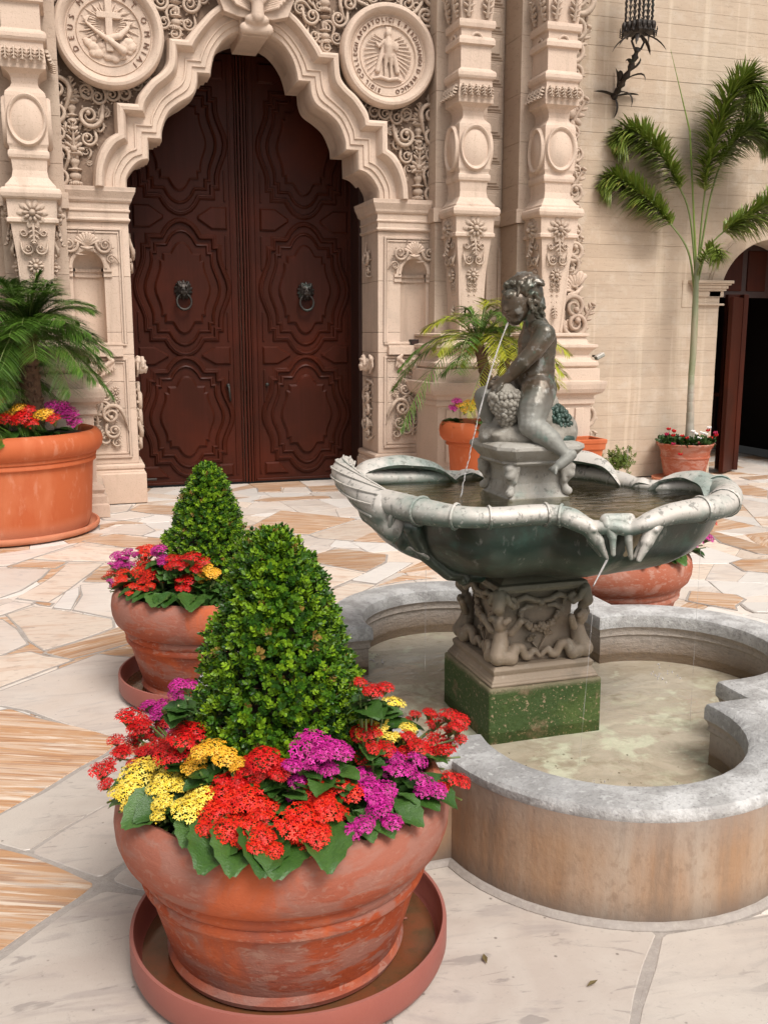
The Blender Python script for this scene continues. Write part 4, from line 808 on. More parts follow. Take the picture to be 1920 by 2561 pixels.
for x in (7.47,7.83,8.19,8.55): wobj(MB().box(x,x+.28,10.60,10.625,2.22,2.72), 'transom_panel', WOOD, bevel=.01)
for (x0,x1,y0,y1,nm) in [(7.41,7.62,10.60,10.68,'door_frame'),(7.79,7.86,10.12,10.20,'open_door_edge')]:
    wobj(MB().box(x0,x1,y0,y1,.01,2.16), nm, WOOD, bevel=.008)
mb = MB().box(7.62,7.80,10.2,10.26,.01,2.16); wobj(mb, 'open_door_leaf', WOOD)
mb = MB(); mb.loft([[(7.50,9.93,z),(7.82,10.15,z),(7.79,10.19,z),(7.47,9.98,z)] for z in (.012,1.4,2.12)]); wobj(mb, 'open_door_leaf', WOOD, bevel=.006)
tb = thing('side_table', 'dark wooden table inside the doorway', 'table', (8.45,12.2,0)); MB().box(-.75,.75,-.3,.3,.80,.85).obj('tabletop', WOOD, tb); [MB().box(x-.03,x+.03,y-.03,y+.03,.0,.80).obj('leg', WOODD, tb) for x in (-.7,.7) for y in (-.25,.25)]
cs = thing('candlestick', 'small lamp glinting on the table inside the doorway', 'lamp', (8.18,12.1,.85)); MB().lathe([(0,0),(.06,0),(.06,.015),(.015,.03),(.012,.16),(.04,.18),(.04,.2),(0,.2)], n=14).obj('stand', IRON, cs, 50)
MB().ball((0,0,.235), .022, 10, 8, (.8,.8,1.3)).obj('flame_bulb', mat('lamp_glow', (.9,.6,.3), emit=(1,.62,.25,9)), cs, 180)
fl = thing('small_wall_fixture', 'little grey metal floodlight clipped to the scrolled border', 'floodlight', (5.68,9.84,1.44)); MB().box(-.055,.055,-.04,.03,-.022,.025).obj('lamp_housing', SHELLM, fl, None, .01, rot=(0,-.45,0)); MB().box(-.02,.02,.03,.13,-.012,.012).obj('bracket', IRON, fl)
fx = thing('niche_fixture', 'small black box fitted in the foot of the niche right of the door', 'fixture', (3.52,10.02,1.60)); MB().box(-.045,.045,-.02,.05,-.028,.032).obj('box_body', IRON, fx, None, .004); MB().box(-.035,.035,-.026,-.02,-.018,.02).obj('front_plate', WOODD, fx)
# ================================================================== LANTERN
LX, LY, LZ = 5.85, 9.6, 4.80
ln = thing('wrought_iron_lantern', 'wrought iron lantern on a leafy scrolled wall bracket', 'lantern', (LX, LY, LZ))
def blade(p0, p1, bend, w, n=6, th=.004):
    p0 = Vector(p0); p1 = Vector(p1); m = (p0+p1)/2+Vector(bend); pts = [p0*(1-t)**2+m*2*t*(1-t)+p1*t*t for t in [i/n for i in range(n+1)]]
    mb = MB(); mb.tube(pts, [w*(.35+.65*math.sin(math.pi*min(.97,max(.06,i/n))**.8)) if i < n else .002 for i in range(n+1)], 6, .28); return mb
MB().lathe([(0,.0),(.175,0),(.175,.03),(.165,.05),(.16,.10),(0,.10)], n=6).obj('base_tray', IRON, ln, None, .003)
MB().lathe([(.165,.62),(.18,.63),(.18,.68),(.10,.85),(.0,.95)], n=6).obj('roof', IRON, ln)
for k in range(6):
    a = math.pi/3*k; x, y = .155*math.cos(a), .155*math.sin(a); a2 = a+math.pi/3; x2, y2 = .155*math.cos(a2), .155*math.sin(a2)
    mb = MB(); mb.tube([(x+.006*math.cos(j*2), y+.006*math.sin(j*2), .08+.018*j) for j in range(32)], .011, 6); mb.obj('twisted_post', IRON, ln)
    mb = MB()
    for c in (.33,.67):
        cxp, cyp = x+(x2-x)*c, y+(y2-y)*c; mb.tube([(cxp,cyp,.08),(cxp,cyp,.63)], .006, 5)
        for j in range(9):
            zz = .10+.058*j; dx, dy = (x2-x)*.14, (y2-y)*.14
            for m in (-1,1): mb.tube([(cxp,cyp,zz),(cxp+m*dx,cyp+m*dy,zz+.04)], [.009,.004], 4)
    mb.obj('lattice_panel', IRON, ln)
    for c in (.0,.33,.66):
        q = (x+(x2-x)*c)*1.10, (y+(y2-y)*c)*1.10; MB().ball((q[0],q[1],.055), .035, 8, 6, (.8,.8,1.2)).obj('rim_leaf', IRON, ln)
        MB().tube([(q[0],q[1],.02),(q[0]*1.15,q[1]*1.15,-.015),(q[0]*1.28,q[1]*1.28,.0),(q[0]*1.25,q[1]*1.25,.03)], [.012,.009,.007,.003], 5).obj('curl', IRON, ln)
for a, l in [(200,.30),(235,.24),(150,.26),(340,.30),(25,.24),(300,.12)]:
    a = R(a); blade((.05*math.cos(a),.05*math.sin(a),-.01),(l*math.cos(a),l*math.sin(a),-.17 if l > .2 else -.12),(.05*math.cos(a),.05*math.sin(a),.05),.022).obj('iron_leaf', IRON, ln)
mb = MB(); 
for m in (-1,1): mb.tube([(m*.03,0,-.02),(m*.075,0,-.08),(m*.04,0,-.15),(0,0,-.17)], .012, 6)
mb.obj('ring_mount', IRON, ln)
arm = [(0,0,-.14),(.0,.06,-.24),(-.01,.16,-.36),(-.02,.28,-.46),(-.01,.40,-.52),(0,.44,-.53)]
MB().tube(catmull(arm, 5), [.03+.012*math.sin(i*1.9) for i in range(26)], 8).obj('bracket_arm', IRON, ln, 60)
for (p0,p1,bd,w) in [((0,.44,-.53),(-.27,.42,-.50),(0,-.05,.03),.035),((0,.44,-.53),(.30,.42,-.50),(0,-.05,.03),.035),((0,.44,-.53),(.0,.43,-.24),(.05,-.06,0),.03),((0,.44,-.53),(.0,.43,-.76),(.05,-.06,0),.03),((.0,.36,-.5),(.10,.24,-.68),(.06,-.12,.08),.028),((0,.3,-.46),(-.10,.2,-.34),(-.02,-.06,.10),.026),((0,.2,-.4),(.17,.10,-.44),(.10,-.05,.12),.03),((0,.1,-.3),(-.12,.03,-.28),(-.02,-.04,.08),.026),((0,.15,-.34),(.07,.05,-.22),(.05,-.05,.0),.03)]:
    blade(p0, p1, bd, w).obj('iron_leaf', IRON, ln)
# ================================================================== FOUNTAIN
PX, PY = 1.704, 3.497
pool = thing('fountain_pool', 'low grey stone fountain pool of four round lobes', 'pool', (PX, PY, 0))
def quat(a, R_, s, n=22):
    """barbed quatrefoil outline, anticlockwise"""
    pts = []; d = s-a; th = math.acos(max(-1,min(1,d/R_))) if abs(d) < R_ else math.pi/2
    for q in range(4):
        base = q*math.pi/2; c = (a*math.cos(base), a*math.sin(base)); th0 = math.pi-math.acos((a-s)/R_) if a > s else math.acos((s-a)/R_)
        for j in range(n+1):
            t = -th0+2*th0*j/n; pts.append((c[0]+R_*math.cos(base+t), c[1]+R_*math.sin(base+t)))
        co = base+math.pi/4; pts.append((s*math.sqrt(2)*math.cos(co), s*math.sqrt(2)*math.sin(co)))
    return pts
QI = quat(.71, .46, .64); QO = quat(.71, .625, .80)
def ringz(Q, z): return [(x, y, z) for x, y in Q]
def lerpQ(t): return [(a[0]+(b_[0]-a[0])*t, a[1]+(b_[1]-a[1])*t) for a, b_ in zip(QI, QO)]
MB().loft([ringz(QO,-.03),ringz(QO,.02),ringz(lerpQ(1.0),.325)], True, False).obj('outer_wall', POOLS, pool, 50)
MB().loft([ringz(lerpQ(1.0),.325),ringz(lerpQ(1.02),.335),ringz(lerpQ(1.01),.352),ringz(lerpQ(.95),.362),ringz(lerpQ(.5),.366),ringz(lerpQ(.08),.362),ringz(lerpQ(-.02),.352),ringz(lerpQ(-.05),.335),ringz(lerpQ(-.05),.295)], True, False).obj('coping', POOLT, pool, 40)
MB().loft([ringz(lerpQ(-.05),.295),ringz(lerpQ(.0),.285),ringz(lerpQ(.03),.27),ringz(lerpQ(.0),.255),ringz(lerpQ(.06),.245),ringz(lerpQ(.06),-.02)], True, False).obj('inner_wall', POOLI, pool, 40)
mb = MB(); mb.add(ringz(lerpQ(.06), .118), [tuple(range(len(QI)))]); mb.obj('pool_floor', POOLF, pool, fix=False)
mb = MB(); mb.loft([ringz(lerpQ(1.12),-.02),ringz(lerpQ(1.12),-.001),ringz(lerpQ(1.05),.012),ringz(lerpQ(1.0),.014)], True, False); mb.obj('mortar_fillet', GROUT, pool)
wp = obj('pool_water', None, None); w_me = MB().add(ringz(lerpQ(.05), .162), [tuple(range(len(QI)))]).mesh('pool_water', WATER_P, None, False); bpy.data.objects.remove(wp)
wp = obj('pool_water', w_me, None, None, (PX,PY,0), kind='structure')
# splash rings and drops on the pool
random.seed(3)
for (x,y,r) in [(2.46,3.62,.16),(1.62,2.72,.06),(1.28,4.2,.09)]:
    mb = MB()
    for k in range(26): a = random.random()*6.3; q = random.random()*r*.6; mb.ball((q*math.cos(a), q*math.sin(a), random.random()**3*.03), .0015+random.random()*.0035, 6, 4, (1,1,random.uniform(.5,1.6)))
    t = thing('splash', {2.46:'bubbles and drops where water lands in the right lobe of the pool',1.62:'small splash in the front lobe of the pool before the mossy plinth',1.28:'few bubbles in the back lobe of the pool'}[x], 'splash', (x,y,.163), me=mb.mesh('splash', JET, 180))
mb = MB()
for k in range(60): mb.ball((PX+random.gauss(-.12,.2), PY-.55+random.gauss(-.1,.12), .163), random.uniform(.002,.005), 6, 4, (1,1,.5))
o = mb.obj('water_drops', WATER_P, None, 180, kind='stuff')
# plinth and pedestal
ft = thing('tiered_fountain', 'bronze fountain of a shell basin on a carved pedestal and mossy plinth', 'fountain', (PX, PY, 0))
mb = MB(); n = 8; h = .245
def wob_box(h, z0, z1, amp, nz=5):
    mb = MB(); rings = []
    for i in range(nz+1):
        z = z0+(z1-z0)*i/nz; rg = []
        for sx, sy, ex, ey in [(-1,-1,1,0),(1,-1,0,1),(1,1,-1,0),(-1,1,0,-1)]:
            for j in range(n): t = 2*j/n; rg.append((h*(sx+ex*t)+random.uniform(-amp,amp), h*(sy+ey*t)+random.uniform(-amp,amp), z+random.uniform(-amp,amp)*(0 if i in (0,) else 1)))
        rings.append(rg)
    mb.loft(rings); return mb
wob_box(h, .0, .343, .0022, 6).obj('mossy_plinth', MOSS, ft, None, .010, seg=3)
def sq(prof, nm, m, bev=.003): return MB().loft([[(-q,-q,z),(q,-q,z),(q,q,z),(-q,q,z)] for z, q in prof]).obj(nm, m, ft, None, bev)
sq([(.343,.232),(.352,.234),(.356,.228),(.362,.228),(.368,.222),(.385,.213),(.392,.216),(.405,.219),(.412,.213),(.418,.205)], 'pedestal_base', PEDM)
sq([(.418,.165),(.45,.155),(.55,.145),(.66,.150),(.695,.165),(.70,.165)], 'pedestal_core', PEDM)
sq([(.70,.175),(.705,.188),(.72,.195),(.735,.192),(.74,.175),(.75,.165),(.80,.10)], 'pedestal_slab', PEDM)
Q4 = lambda k: Matrix.Rotation(math.pi/2*k, 4, 'Z')
caps = []
def pc(p): return tuple(p)
# corner child figure with curling fish tail, corner is at (-,-)
def cor(u, z, o=0): return (-u+o, -u-o, z)
caps = [('e',cor(.175,.585),.030,(1,1,1.15)),('c',cor(.165,.555),.026,cor(.172,.50),.034),('c',cor(.172,.50),.034,cor(.190,.455),.036),('c',cor(.165,.55,.03),.016,cor(.165,.60,.055),.014),('c',cor(.165,.55,-.03),.016,cor(.165,.60,-.055),.014),
        ('c',(-.180,-.185,.455),.035,(-.135,-.195,.445),.030),('c',(-.185,-.180,.455),.035,(-.195,-.135,.445),.030),
        ('c',(-.135,-.192,.447),.028,(-.115,-.188,.482),.022),('c',(-.192,-.135,.447),.028,(-.188,-.115,.482),.022)]
pts = catmull([(-.115,-.186,.482,),(-.085,-.182,.478),(-.07,-.182,.445),(-.05,-.18,.44),(-.035,-.178,.462),(-.02,-.176,.455),(-.005,-.176,.438)], 4)
for i in range(len(pts)-1):
    r_ = .020-.010*i/len(pts); a_, c_ = pts[i], pts[i+1]; caps += [('c',tuple(a_),r_,tuple(c_),r_),('c',(a_.y,a_.x,a_.z),r_,(c_.y,c_.x,c_.z),r_)]
for k in range(8): caps.append(('e',cor(.183+.006*math.sin(k),.60+.008*math.cos(k*2),.028*math.cos(k*.8)),.013))
# volute capital at the corner and drapery swags
for sgn in (0,1):
    P3 = [(-.205,-.165,.70),(-.205,-.150,.67),(-.195,-.13,.655),(-.18,-.12,.672),(-.185,-.135,.685)]
    for i in range(4):
        a_, c_ = P3[i], P3[i+1]; 
        if sgn: a_, c_ = (a_[1],a_[0],a_[2]), (c_[1],c_[0],c_[2])
        caps.append(('c',a_,.014,c_,.011))
caps += [('c',cor(.18,.70),.03,cor(.192,.655),.026),('c',cor(.192,.655),.026,cor(.178,.63),.018)]
fig = blob('corner_merman', caps, PEDM, 'mesh', .0045, 2)
for k in range(4):
    o = obj('corner_merman', fig, ft); o.matrix_basis = Q4(k)
random.seed(9)
mb = MB()
for k in range(70):     # fruit swag between the volutes
    t = random.uniform(-1,1); zc = .60-.055*(1-t*t)+random.uniform(-.012,.014); mb.ball((t*.085, -.163+random.uniform(-.008,.004), zc+random.uniform(0,.02)*(1-abs(t))), random.uniform(.008,.013), 7, 5)
for m in (-1,1):
    mb.tube([(0,-.165,.66),(m*.03,-.185,.668),(m*.07,-.18,.685),(m*.105,-.172,.672),(m*.10,-.168,.64)], [.012,.012,.015,.013,.008], 7)
    mb.tube([(m*.03,-.165,.64),(m*.06,-.175,.645),(m*.09,-.165,.62)], [.008,.012,.008], 6)
mb.ball((0,-.17,.655),.018,8,6); mb.tube([(0,-.158,.45),(.012,-.162,.48),(.03,-.162,.51)], [.004,.004,.006], 5); mb.tube([(0,-.158,.45),(-.012,-.162,.47),(-.028,-.162,.49)], [.004,.004,.006], 5)
for (x,z) in [(.032,.515),(-.03,.495)]:
    for k in range(5): a = R(-50+25*k)+ (.3 if x > 0 else -.4); mb.tube([(x,-.16,z),(x+math.sin(a)*.026,-.168,z+math.cos(a)*.026)], [.004,.007], 4)
sw = mb.mesh('fruit_swag', PEDM, 60)
for k in range(4): o = obj('fruit_swag', sw, ft); o.matrix_basis = Q4(k)
# shell basin.  rim control points: x, y, z, tube radius
RIM = [(-.655,.22,1.10,.042),(-.665,.09,1.09,.045),(-.645,-.03,1.078,.047),(-.615,-.12,1.075,.050),(-.58,-.21,1.073,.050),(-.525,-.32,1.07,.046),(-.46,-.405,1.068,.040),(-.385,-.452,1.068,.037),(-.30,-.468,1.068,.037),(-.205,-.462,1.068,.038),(-.115,-.472,1.066,.037),(-.055,-.52,1.058,.034),(-.005,-.56,1.03,.028),(.05,-.595,1.04,.028),(.105,-.61,1.03,.028),(.16,-.632,1.052,.033),(.27,-.60,1.068,.038),(.385,-.578,1.072,.043),(.50,-.555,1.075,.047),(.63,-.46,1.08,.050),(.735,-.31,1.083,.052),(.75,-.16,1.08,.048),(.67,-.09,1.075,.036),(.60,-.06,1.07,.030),(.54,.0,1.07,.030),(.51,.11,1.078,.038),(.48,.24,1.08,.038),(.40,.34,1.08,.038),(.24,.42,1.07,.030),(.06,.455,1.068,.028),(-.06,.462,1.068,.028),(-.18,.435,1.075,.032),(-.28,.432,1.078,.034),(-.40,.44,1.08,.036),(-.52,.42,1.088,.038),(-.62,.34,1.10,.040)]
RIM = [((x if x < .4 else .4+(x-.4)*.93), y, z, r_) for x, y, z, r_ in RIM]
RC = catmull([p[:3] for p in RIM], 6, True); RRd = [p[0] for p in catmull([(p[3],0,0) for p in RIM], 6, True)]
nr = len(RC)
prof = [(1.0,1.0),(1.0,.93),(.995,.82),(.975,.67),(.94,.52),(.885,.37),(.81,.245),(.71,.145),(.58,.065),(.42,.015),(.24,0)]
def inner_pt(p, t, h, off=0): return (p.x*(t-off)*.97, p.y*(t-off)*.97, .775+(p.z-.02-.775)*h+off*.8)
mb = MB(); rings = []
for t, h in prof:
    rg = []
    for j, p in enumerate(RC):
        a = math.atan2(p.y, p.x); lobe = 1+.045*math.sin(3.0*a+2.0)*(1-t)*2-.05*math.exp(-((a+1.33)/.07)**2)*(h<.95)
        rg.append(inner_pt(p, t*lobe, h))
    rings.append(rg)
mb.loft(rings, True, False); mb.obj('basin_bowl', BOWLM, ft, 60)
MB().loft([[inner_pt(p, t, h, .025) for p in RC] for t, h in prof]+[[(p.x*.02, p.y*.02, .80) for p in RC]], True, False).obj('basin_lining', SEDM, ft, 60)
mb = MB(); rg = []
for j in range(nr):
    p = RC[j]; t = (RC[(j+1)%nr]-RC[j-1]).normalized(); u = Vector((0,0,1)); a = t.cross(u).normalized(); r_ = RRd[j]
    rg.append([p + (a*math.cos(2*math.pi*k/14)*1.15 + u*math.sin(2*math.pi*k/14))*r_ for k in range(14)])
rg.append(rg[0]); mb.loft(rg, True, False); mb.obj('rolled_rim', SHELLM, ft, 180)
# bands and knuckles round the rim
for j, gr in [(28,1.08),(36,1.12),(44,1.08),(58,1.08),(62,1.08),(104,1.06),(112,1.06),(122,1.10)]:
    p = RC[j % nr]; t = (RC[(j+1)%nr]-RC[j-1]).normalized(); u = Vector((0,0,1)); a = t.cross(u).normalized(); r_ = RRd[j % nr]*gr
    MB().tube([p+(a*1.15*math.cos(R(20*k))+u*math.sin(R(20*k)))*r_ for k in range(19)], .0055, 6).obj('rim_band', SHELLM, ft, 60)
# spiral whelk at the left end
caps = []
tl = catmull([(-.63,-.12,1.055),(-.665,.0,1.085),(-.685,.14,1.115),(-.68,.30,1.14),(-.63,.42,1.15)], 6)
for i in range(len(tl)-1): caps.append(('c',tuple(tl[i]),.064-.0010*i,tuple(tl[i+1]),.063-.0010*i))
caps += [('c',(-.60,-.15,.99),.058,(-.64,-.0,1.03),.058),('c',(-.54,-.17,.93),.05,(-.60,-.14,1.03),.06)]
blob('whelk_body', caps, SHELLM, ft, .010, 3)
mb = MB()
for k in range(9):
    q = []
    for i in range(len(tl)):
        t = (tl[min(i+1,len(tl)-1)]-tl[max(i-1,0)]).normalized(); u = Vector((0,0,1)); a = t.cross(u).normalized(); ph = 2*math.pi*k/9+i*.075
        q.append(tl[i]+(a*math.cos(ph)+u*math.sin(ph))*(.0655-.001*i))
    mb.tube(q, .0042, 5)
mb.obj('whelk_ribs', SHELLM, ft, 60)
mb = MB(); 
for (c,r_,ax_) in [((-.60,-.18,1.02),.065,0),((-.59,-.17,1.00),.072,.3)]: mb.tube([(c[0]+r_*math.cos(a)*.5, c[1]+r_*.5*math.cos(a+1)*.8, c[2]+r_*math.sin(a)) for a in [R(24*k) for k in range(16)]], .009, 6)
mb.tube(catmull([(-.57,-.21,1.12),(-.63,-.19,1.06),(-.64,-.13,1.0),(-.58,-.18,.94),(-.52,-.24,.90),(-.47,-.21,.86)], 5), .009, 6)
mb.obj('cord_knot', SHELLM, ft, 60)
caps = [('c',(-.56,-.24,1.0),.04,(-.50,-.21,.90),.036),('e',(-.57,-.17,.96),.052,(.8,.9,1.2)),('c',(-.50,-.21,.90),.036,(-.40,-.2,.81),.03),('c',(-.40,-.2,.81),.03,(-.24,-.12,.765),.025),('e',(-.33,-.17,.775),.028)]
blob('under_tail', caps, BOWLM, ft, .008, 3)
# the two dolphin mouths at the front spout
def snout(x, y, m):
    return [('c',(x-m*.075,y+.045,1.060),.033,(x-m*.02,y,1.035),.032),('c',(x-m*.02,y,1.035),.031,(x+m*.012,y-.015,.985),.024),('c',(x+m*.012,y-.018,.985),.020,(x+m*.045,y-.022,.925),.010),('c',(x+m*.004,y+.014,.985),.018,(x+m*.040,y+.008,.93),.009),('e',(x-m*.012,y-.028,1.03),.012)]
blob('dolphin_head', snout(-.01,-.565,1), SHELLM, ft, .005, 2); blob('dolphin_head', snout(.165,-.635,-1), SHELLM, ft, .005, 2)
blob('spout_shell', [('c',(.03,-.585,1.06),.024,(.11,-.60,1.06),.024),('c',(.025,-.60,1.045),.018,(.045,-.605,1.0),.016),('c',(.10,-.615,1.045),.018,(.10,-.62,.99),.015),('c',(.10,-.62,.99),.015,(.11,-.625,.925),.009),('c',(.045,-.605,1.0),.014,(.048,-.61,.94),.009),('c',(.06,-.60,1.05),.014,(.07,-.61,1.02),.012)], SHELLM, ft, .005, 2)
# hood-like shells standing on the rim: arched thick sheets over a dark hollow
def hood(name, pts, hgt, dep, inward, th=.012, m=SHELLM):
    P = catmull([(x,y,z) for x,y,z in pts], 6); n_ = len(P); rings = []
    for i in range(n_):
        t = i/(n_-1); h_ = hgt*math.sin(math.pi*min(.985,max(.015,t)))**.55; rg = []
        for k in range(9):
            a = R(-12+150*k/8); rg.append((P[i].x+inward[0]*dep*(-math.cos(a)*.5+.12), P[i].y+inward[1]*dep*(-math.cos(a)*.5+.12), P[i].z+h_*math.sin(a)+.0018*math.sin(i*.8+k*.7)))
        for k in range(8,-1,-1):
            a = R(-12+150*k/8); rg.append((P[i].x+inward[0]*dep*(-math.cos(a)*.42+.12), P[i].y+inward[1]*dep*(-math.cos(a)*.42+.12), P[i].z+max(0,h_-th)*math.sin(a)-.002))
        rings.append(rg)
    return MB().loft(rings, True, True).obj(name, m, ft, 70)
hood('rim_hood', [(-.62,.40,1.07),(-.54,.45,1.075),(-.40,.46,1.075),(-.26,.45,1.07),(-.16,.43,1.055)], .105, .17, (.15,-1), .016)
hood('rim_hood', [(-.155,.42,1.06),(-.10,.43,1.065),(-.05,.44,1.065),(.0,.44,1.06)], .045, .09, (0,-1))
hood('rim_hood', [(.22,.41,1.065),(.32,.37,1.07),(.41,.30,1.07),(.47,.20,1.07),(.50,.10,1.055)], .12, .17, (-.55,-.83), .016)
hood('rim_hood', [(.51,.03,1.055),(.54,-.01,1.06),(.585,-.05,1.055)], .045, .08, (-.7,-.7))
hood('rim_hood', [(.60,-.07,1.06),(.665,-.10,1.065),(.705,-.17,1.065),(.715,-.25,1.06),(.685,-.34,1.055)], .085, .17, (-1,-.1), .016)
obj('basin_water', MB().add([(p.x*.98, p.y*.98, 0) for p in RC], [tuple(range(nr))]).mesh('basin_water', WATER_B, None, False), None, None, (PX,PY,1.065), kind='structure')
for (x,y,r_) in [(1.93,3.16,.026),(2.09,3.10,.03)]: pass
# inner pedestal under the statue
MB().loft([[(-q,-q,z),(q,-q,z),(q,q,z),(-q,q,z)] for z, q in [(1.0,.135),(1.062,.133),(1.068,.128),(1.075,.118),(1.085,.112),(1.12,.104),(1.16,.108),(1.19,.12),(1.20,.128)]]).obj('inner_pedestal', PALEM, ft, None, .003, seg=1)
MB().loft([[(-q,-q*.72-.0,z),(-q*.72,-q,z),(q*.72,-q,z),(q,-q*.72,z),(q,q*.72,z),(q*.72,q,z),(-q*.72,q,z),(-q,q*.72,z)] for z, q in [(1.195,.145),(1.205,.155),(1.212,.150),(1.222,.160),(1.235,.170),(1.245,.178),(1.258,.188),(1.272,.186),(1.28,.170),(1.284,.15)]]).obj('inner_slab', PALEM, ft, 30, .002)
caps = [('c',(-.115,-.115,1.19),.028,(-.128,-.128,1.16),.024),('c',(-.128,-.128,1.16),.022,(-.112,-.112,1.125),.016),('c',(-.112,-.112,1.125),.014,(-.12,-.12,1.09),.016),('e',(-.126,-.126,1.088),.018),('c',(-.10,-.13,1.19),.016,(-.105,-.13,1.13),.010),('c',(-.13,-.10,1.19),.016,(-.13,-.105,1.13),.010),('e',(-.135,-.135,1.185),.016)]
brk = blob('corner_scroll', caps, PALEM, 'mesh', .005, 2)
for k in range(4): o = obj('corner_scroll', brk, ft); o.matrix_basis = Q4(k)
# ---- the child statue; drawn in its own units then laid into a frame turned towards the camera side
ST = thing('child_statue', 'bronze statue of a seated child spouting water over grapes', 'statue', (PX, PY, 0), R(-17.6))
def P(a, b_, d=0.0):     # sculptor's sheet: a across, b down, d depth
    z = 1.918-(b_-175)*4.37e-4; xa = 785+(1840-b_)/1665*46
    return ((a-xa)*4.42e-4, d, z)
HC = Vector(P(745,405,-.004)); HFd = Vector((-.80,-.57,-.16)).normalized(); HS = Vector((-.57,.80,0)).normalized(); HU = HFd.cross(HS)*-1; HU = HU if HU.z > 0 else -HU
def HF(f, s_, u): return tuple(HC+HFd*f+HS*s_+HU*u)
body = [
 # head, turned three quarters towards the camera side
 ('e',P(770,350,.0),.070,(1.02,1.0,1.08)),('e',HF(.022,0,.0),.062,(1,1,1.05)),('e',HF(.030,0,-.028),.050,(1,1,.9)),
 ('e',HF(.050,.028,-.026),.0235),('e',HF(.050,-.028,-.026),.0235),('e',HF(.058,0,-.060),.0175,(1,1.15,.9)),('e',HF(.040,0,-.052),.034),
 ('e',HF(.056,0,.034),.028,(1,1.3,.8)),('c',HF(.068,0,.010),.0065,HF(.086,0,-.016),.0100),('e',HF(.078,.0085,-.018),.0070),('e',HF(.078,-.0085,-.018),.0070),
 ('e',HF(.075,0,-.036),.0070,(1.1,2.0,.65)),('e',HF(.072,0,-.048),.0078,(1.1,1.7,.7)),('c',HF(.071,.012,.020),.0075,HF(.058,.040,.014),.006),('c',HF(.071,-.012,.020),.0075,HF(.058,-.040,.014),.006),
 ('c',P(835,490,-.01),.036,P(860,640,0),.034),
 # torso
 ('c',P(880,640,.0),.052,P(895,760,.01),.070),('c',P(895,760,.01),.074,P(885,930,.01),.070),('c',P(885,930,.01),.070,P(870,1090,.005),.076),('e',P(800,1030,0),.058,(1,1,1.1)),('e',P(900,1180,.015),.078,(1,1.15,.95)),
 # near shoulder and arm
 ('c',P(890,650,-.035),.040,P(925,690,-.075),.042),('c',P(925,690,-.075),.042,P(830,830,-.095),.034),('c',P(830,830,-.095),.034,P(735,925,-.10),.030),('c',P(735,925,-.10),.031,P(655,1010,-.085),.026),('c',P(655,1010,-.085),.025,P(600,1080,-.07),.019),
 # far arm
 ('c',P(900,650,.06),.038,P(950,720,.09),.038),('c',P(950,720,.09),.036,P(985,900,.115),.030),('c',P(985,900,.115),.028,P(985,1080,.10),.022),('c',P(985,1080,.10),.02,P(975,1190,.09),.018),
 # near leg
 ('c',P(880,1200,-.05),.068,P(820,1330,-.10),.062),('c',P(820,1330,-.10),.062,P(785,1470,-.135),.046),('c',P(785,1470,-.135),.044,P(870,1535,-.155),.042),('c',P(870,1535,-.155),.044,P(950,1595,-.170),.038),('c',P(950,1595,-.170),.037,P(1045,1690,-.19),.022),
 ('c',P(1045,1690,-.19),.022,P(1085,1735,-.195),.021),('c',P(1090,1740,-.20),.021,P(1010,1800,-.21),.019),('c',P(1010,1800,-.21),.018,P(955,1840,-.215),.014),('e',P(1115,1715,-.197),.022),
 # far leg
 ('c',P(830,1210,.05),.060,P(640,1215,.045),.052),('c',P(640,1215,.045),.052,P(430,1250,.03),.042),('c',P(430,1250,.03),.041,P(440,1380,.03),.034),('c',P(440,1380,.03),.034,P(500,1520,.03),.024),('c',P(500,1520,.03),.022,P(440,1580,.01),.018)]
for k in range(5): body.append(('c',P(975-k*2,1815+k*6,-.198-.009*k),.0085,P(928+k*9,1843+k*7,-.200-.010*k),.0065))       # toes
body.append(('c',P(640,1040,-.085),.020,P(545,1110,-.072),.021)); body.append(('c',P(545,1110,-.072),.020,P(500,1130,-.062),.017))
for k,(u,v,d) in enumerate([(455,1110,-.050),(445,1130,-.068),(465,1160,-.085),(500,1180,-.100)]):                      # fingers closing on the grapes
    body += [('c',P(520+k*8,1110+k*8,d),.0095,P(u+12,v-8,d-.004),.0085),('c',P(u+12,v-8,d-.004),.0085,P(u-6,v+28,d+.004),.0070)]
body += [('c',P(560,1090,-.055),.0100,P(520,1065,-.030),.0090),('c',P(520,1065,-.030),.0090,P(490,1085,-.018),.0075)]    # thumb
body = [b_ if b_[0] == 'e' or b_[2] < .02 else ('c', b_[1], b_[2]*1.07, b_[3], b_[4]*1.07) for b_ in body]
bd = blob('body', body, BRNZ, ST, .0036, 9, sm=.5)
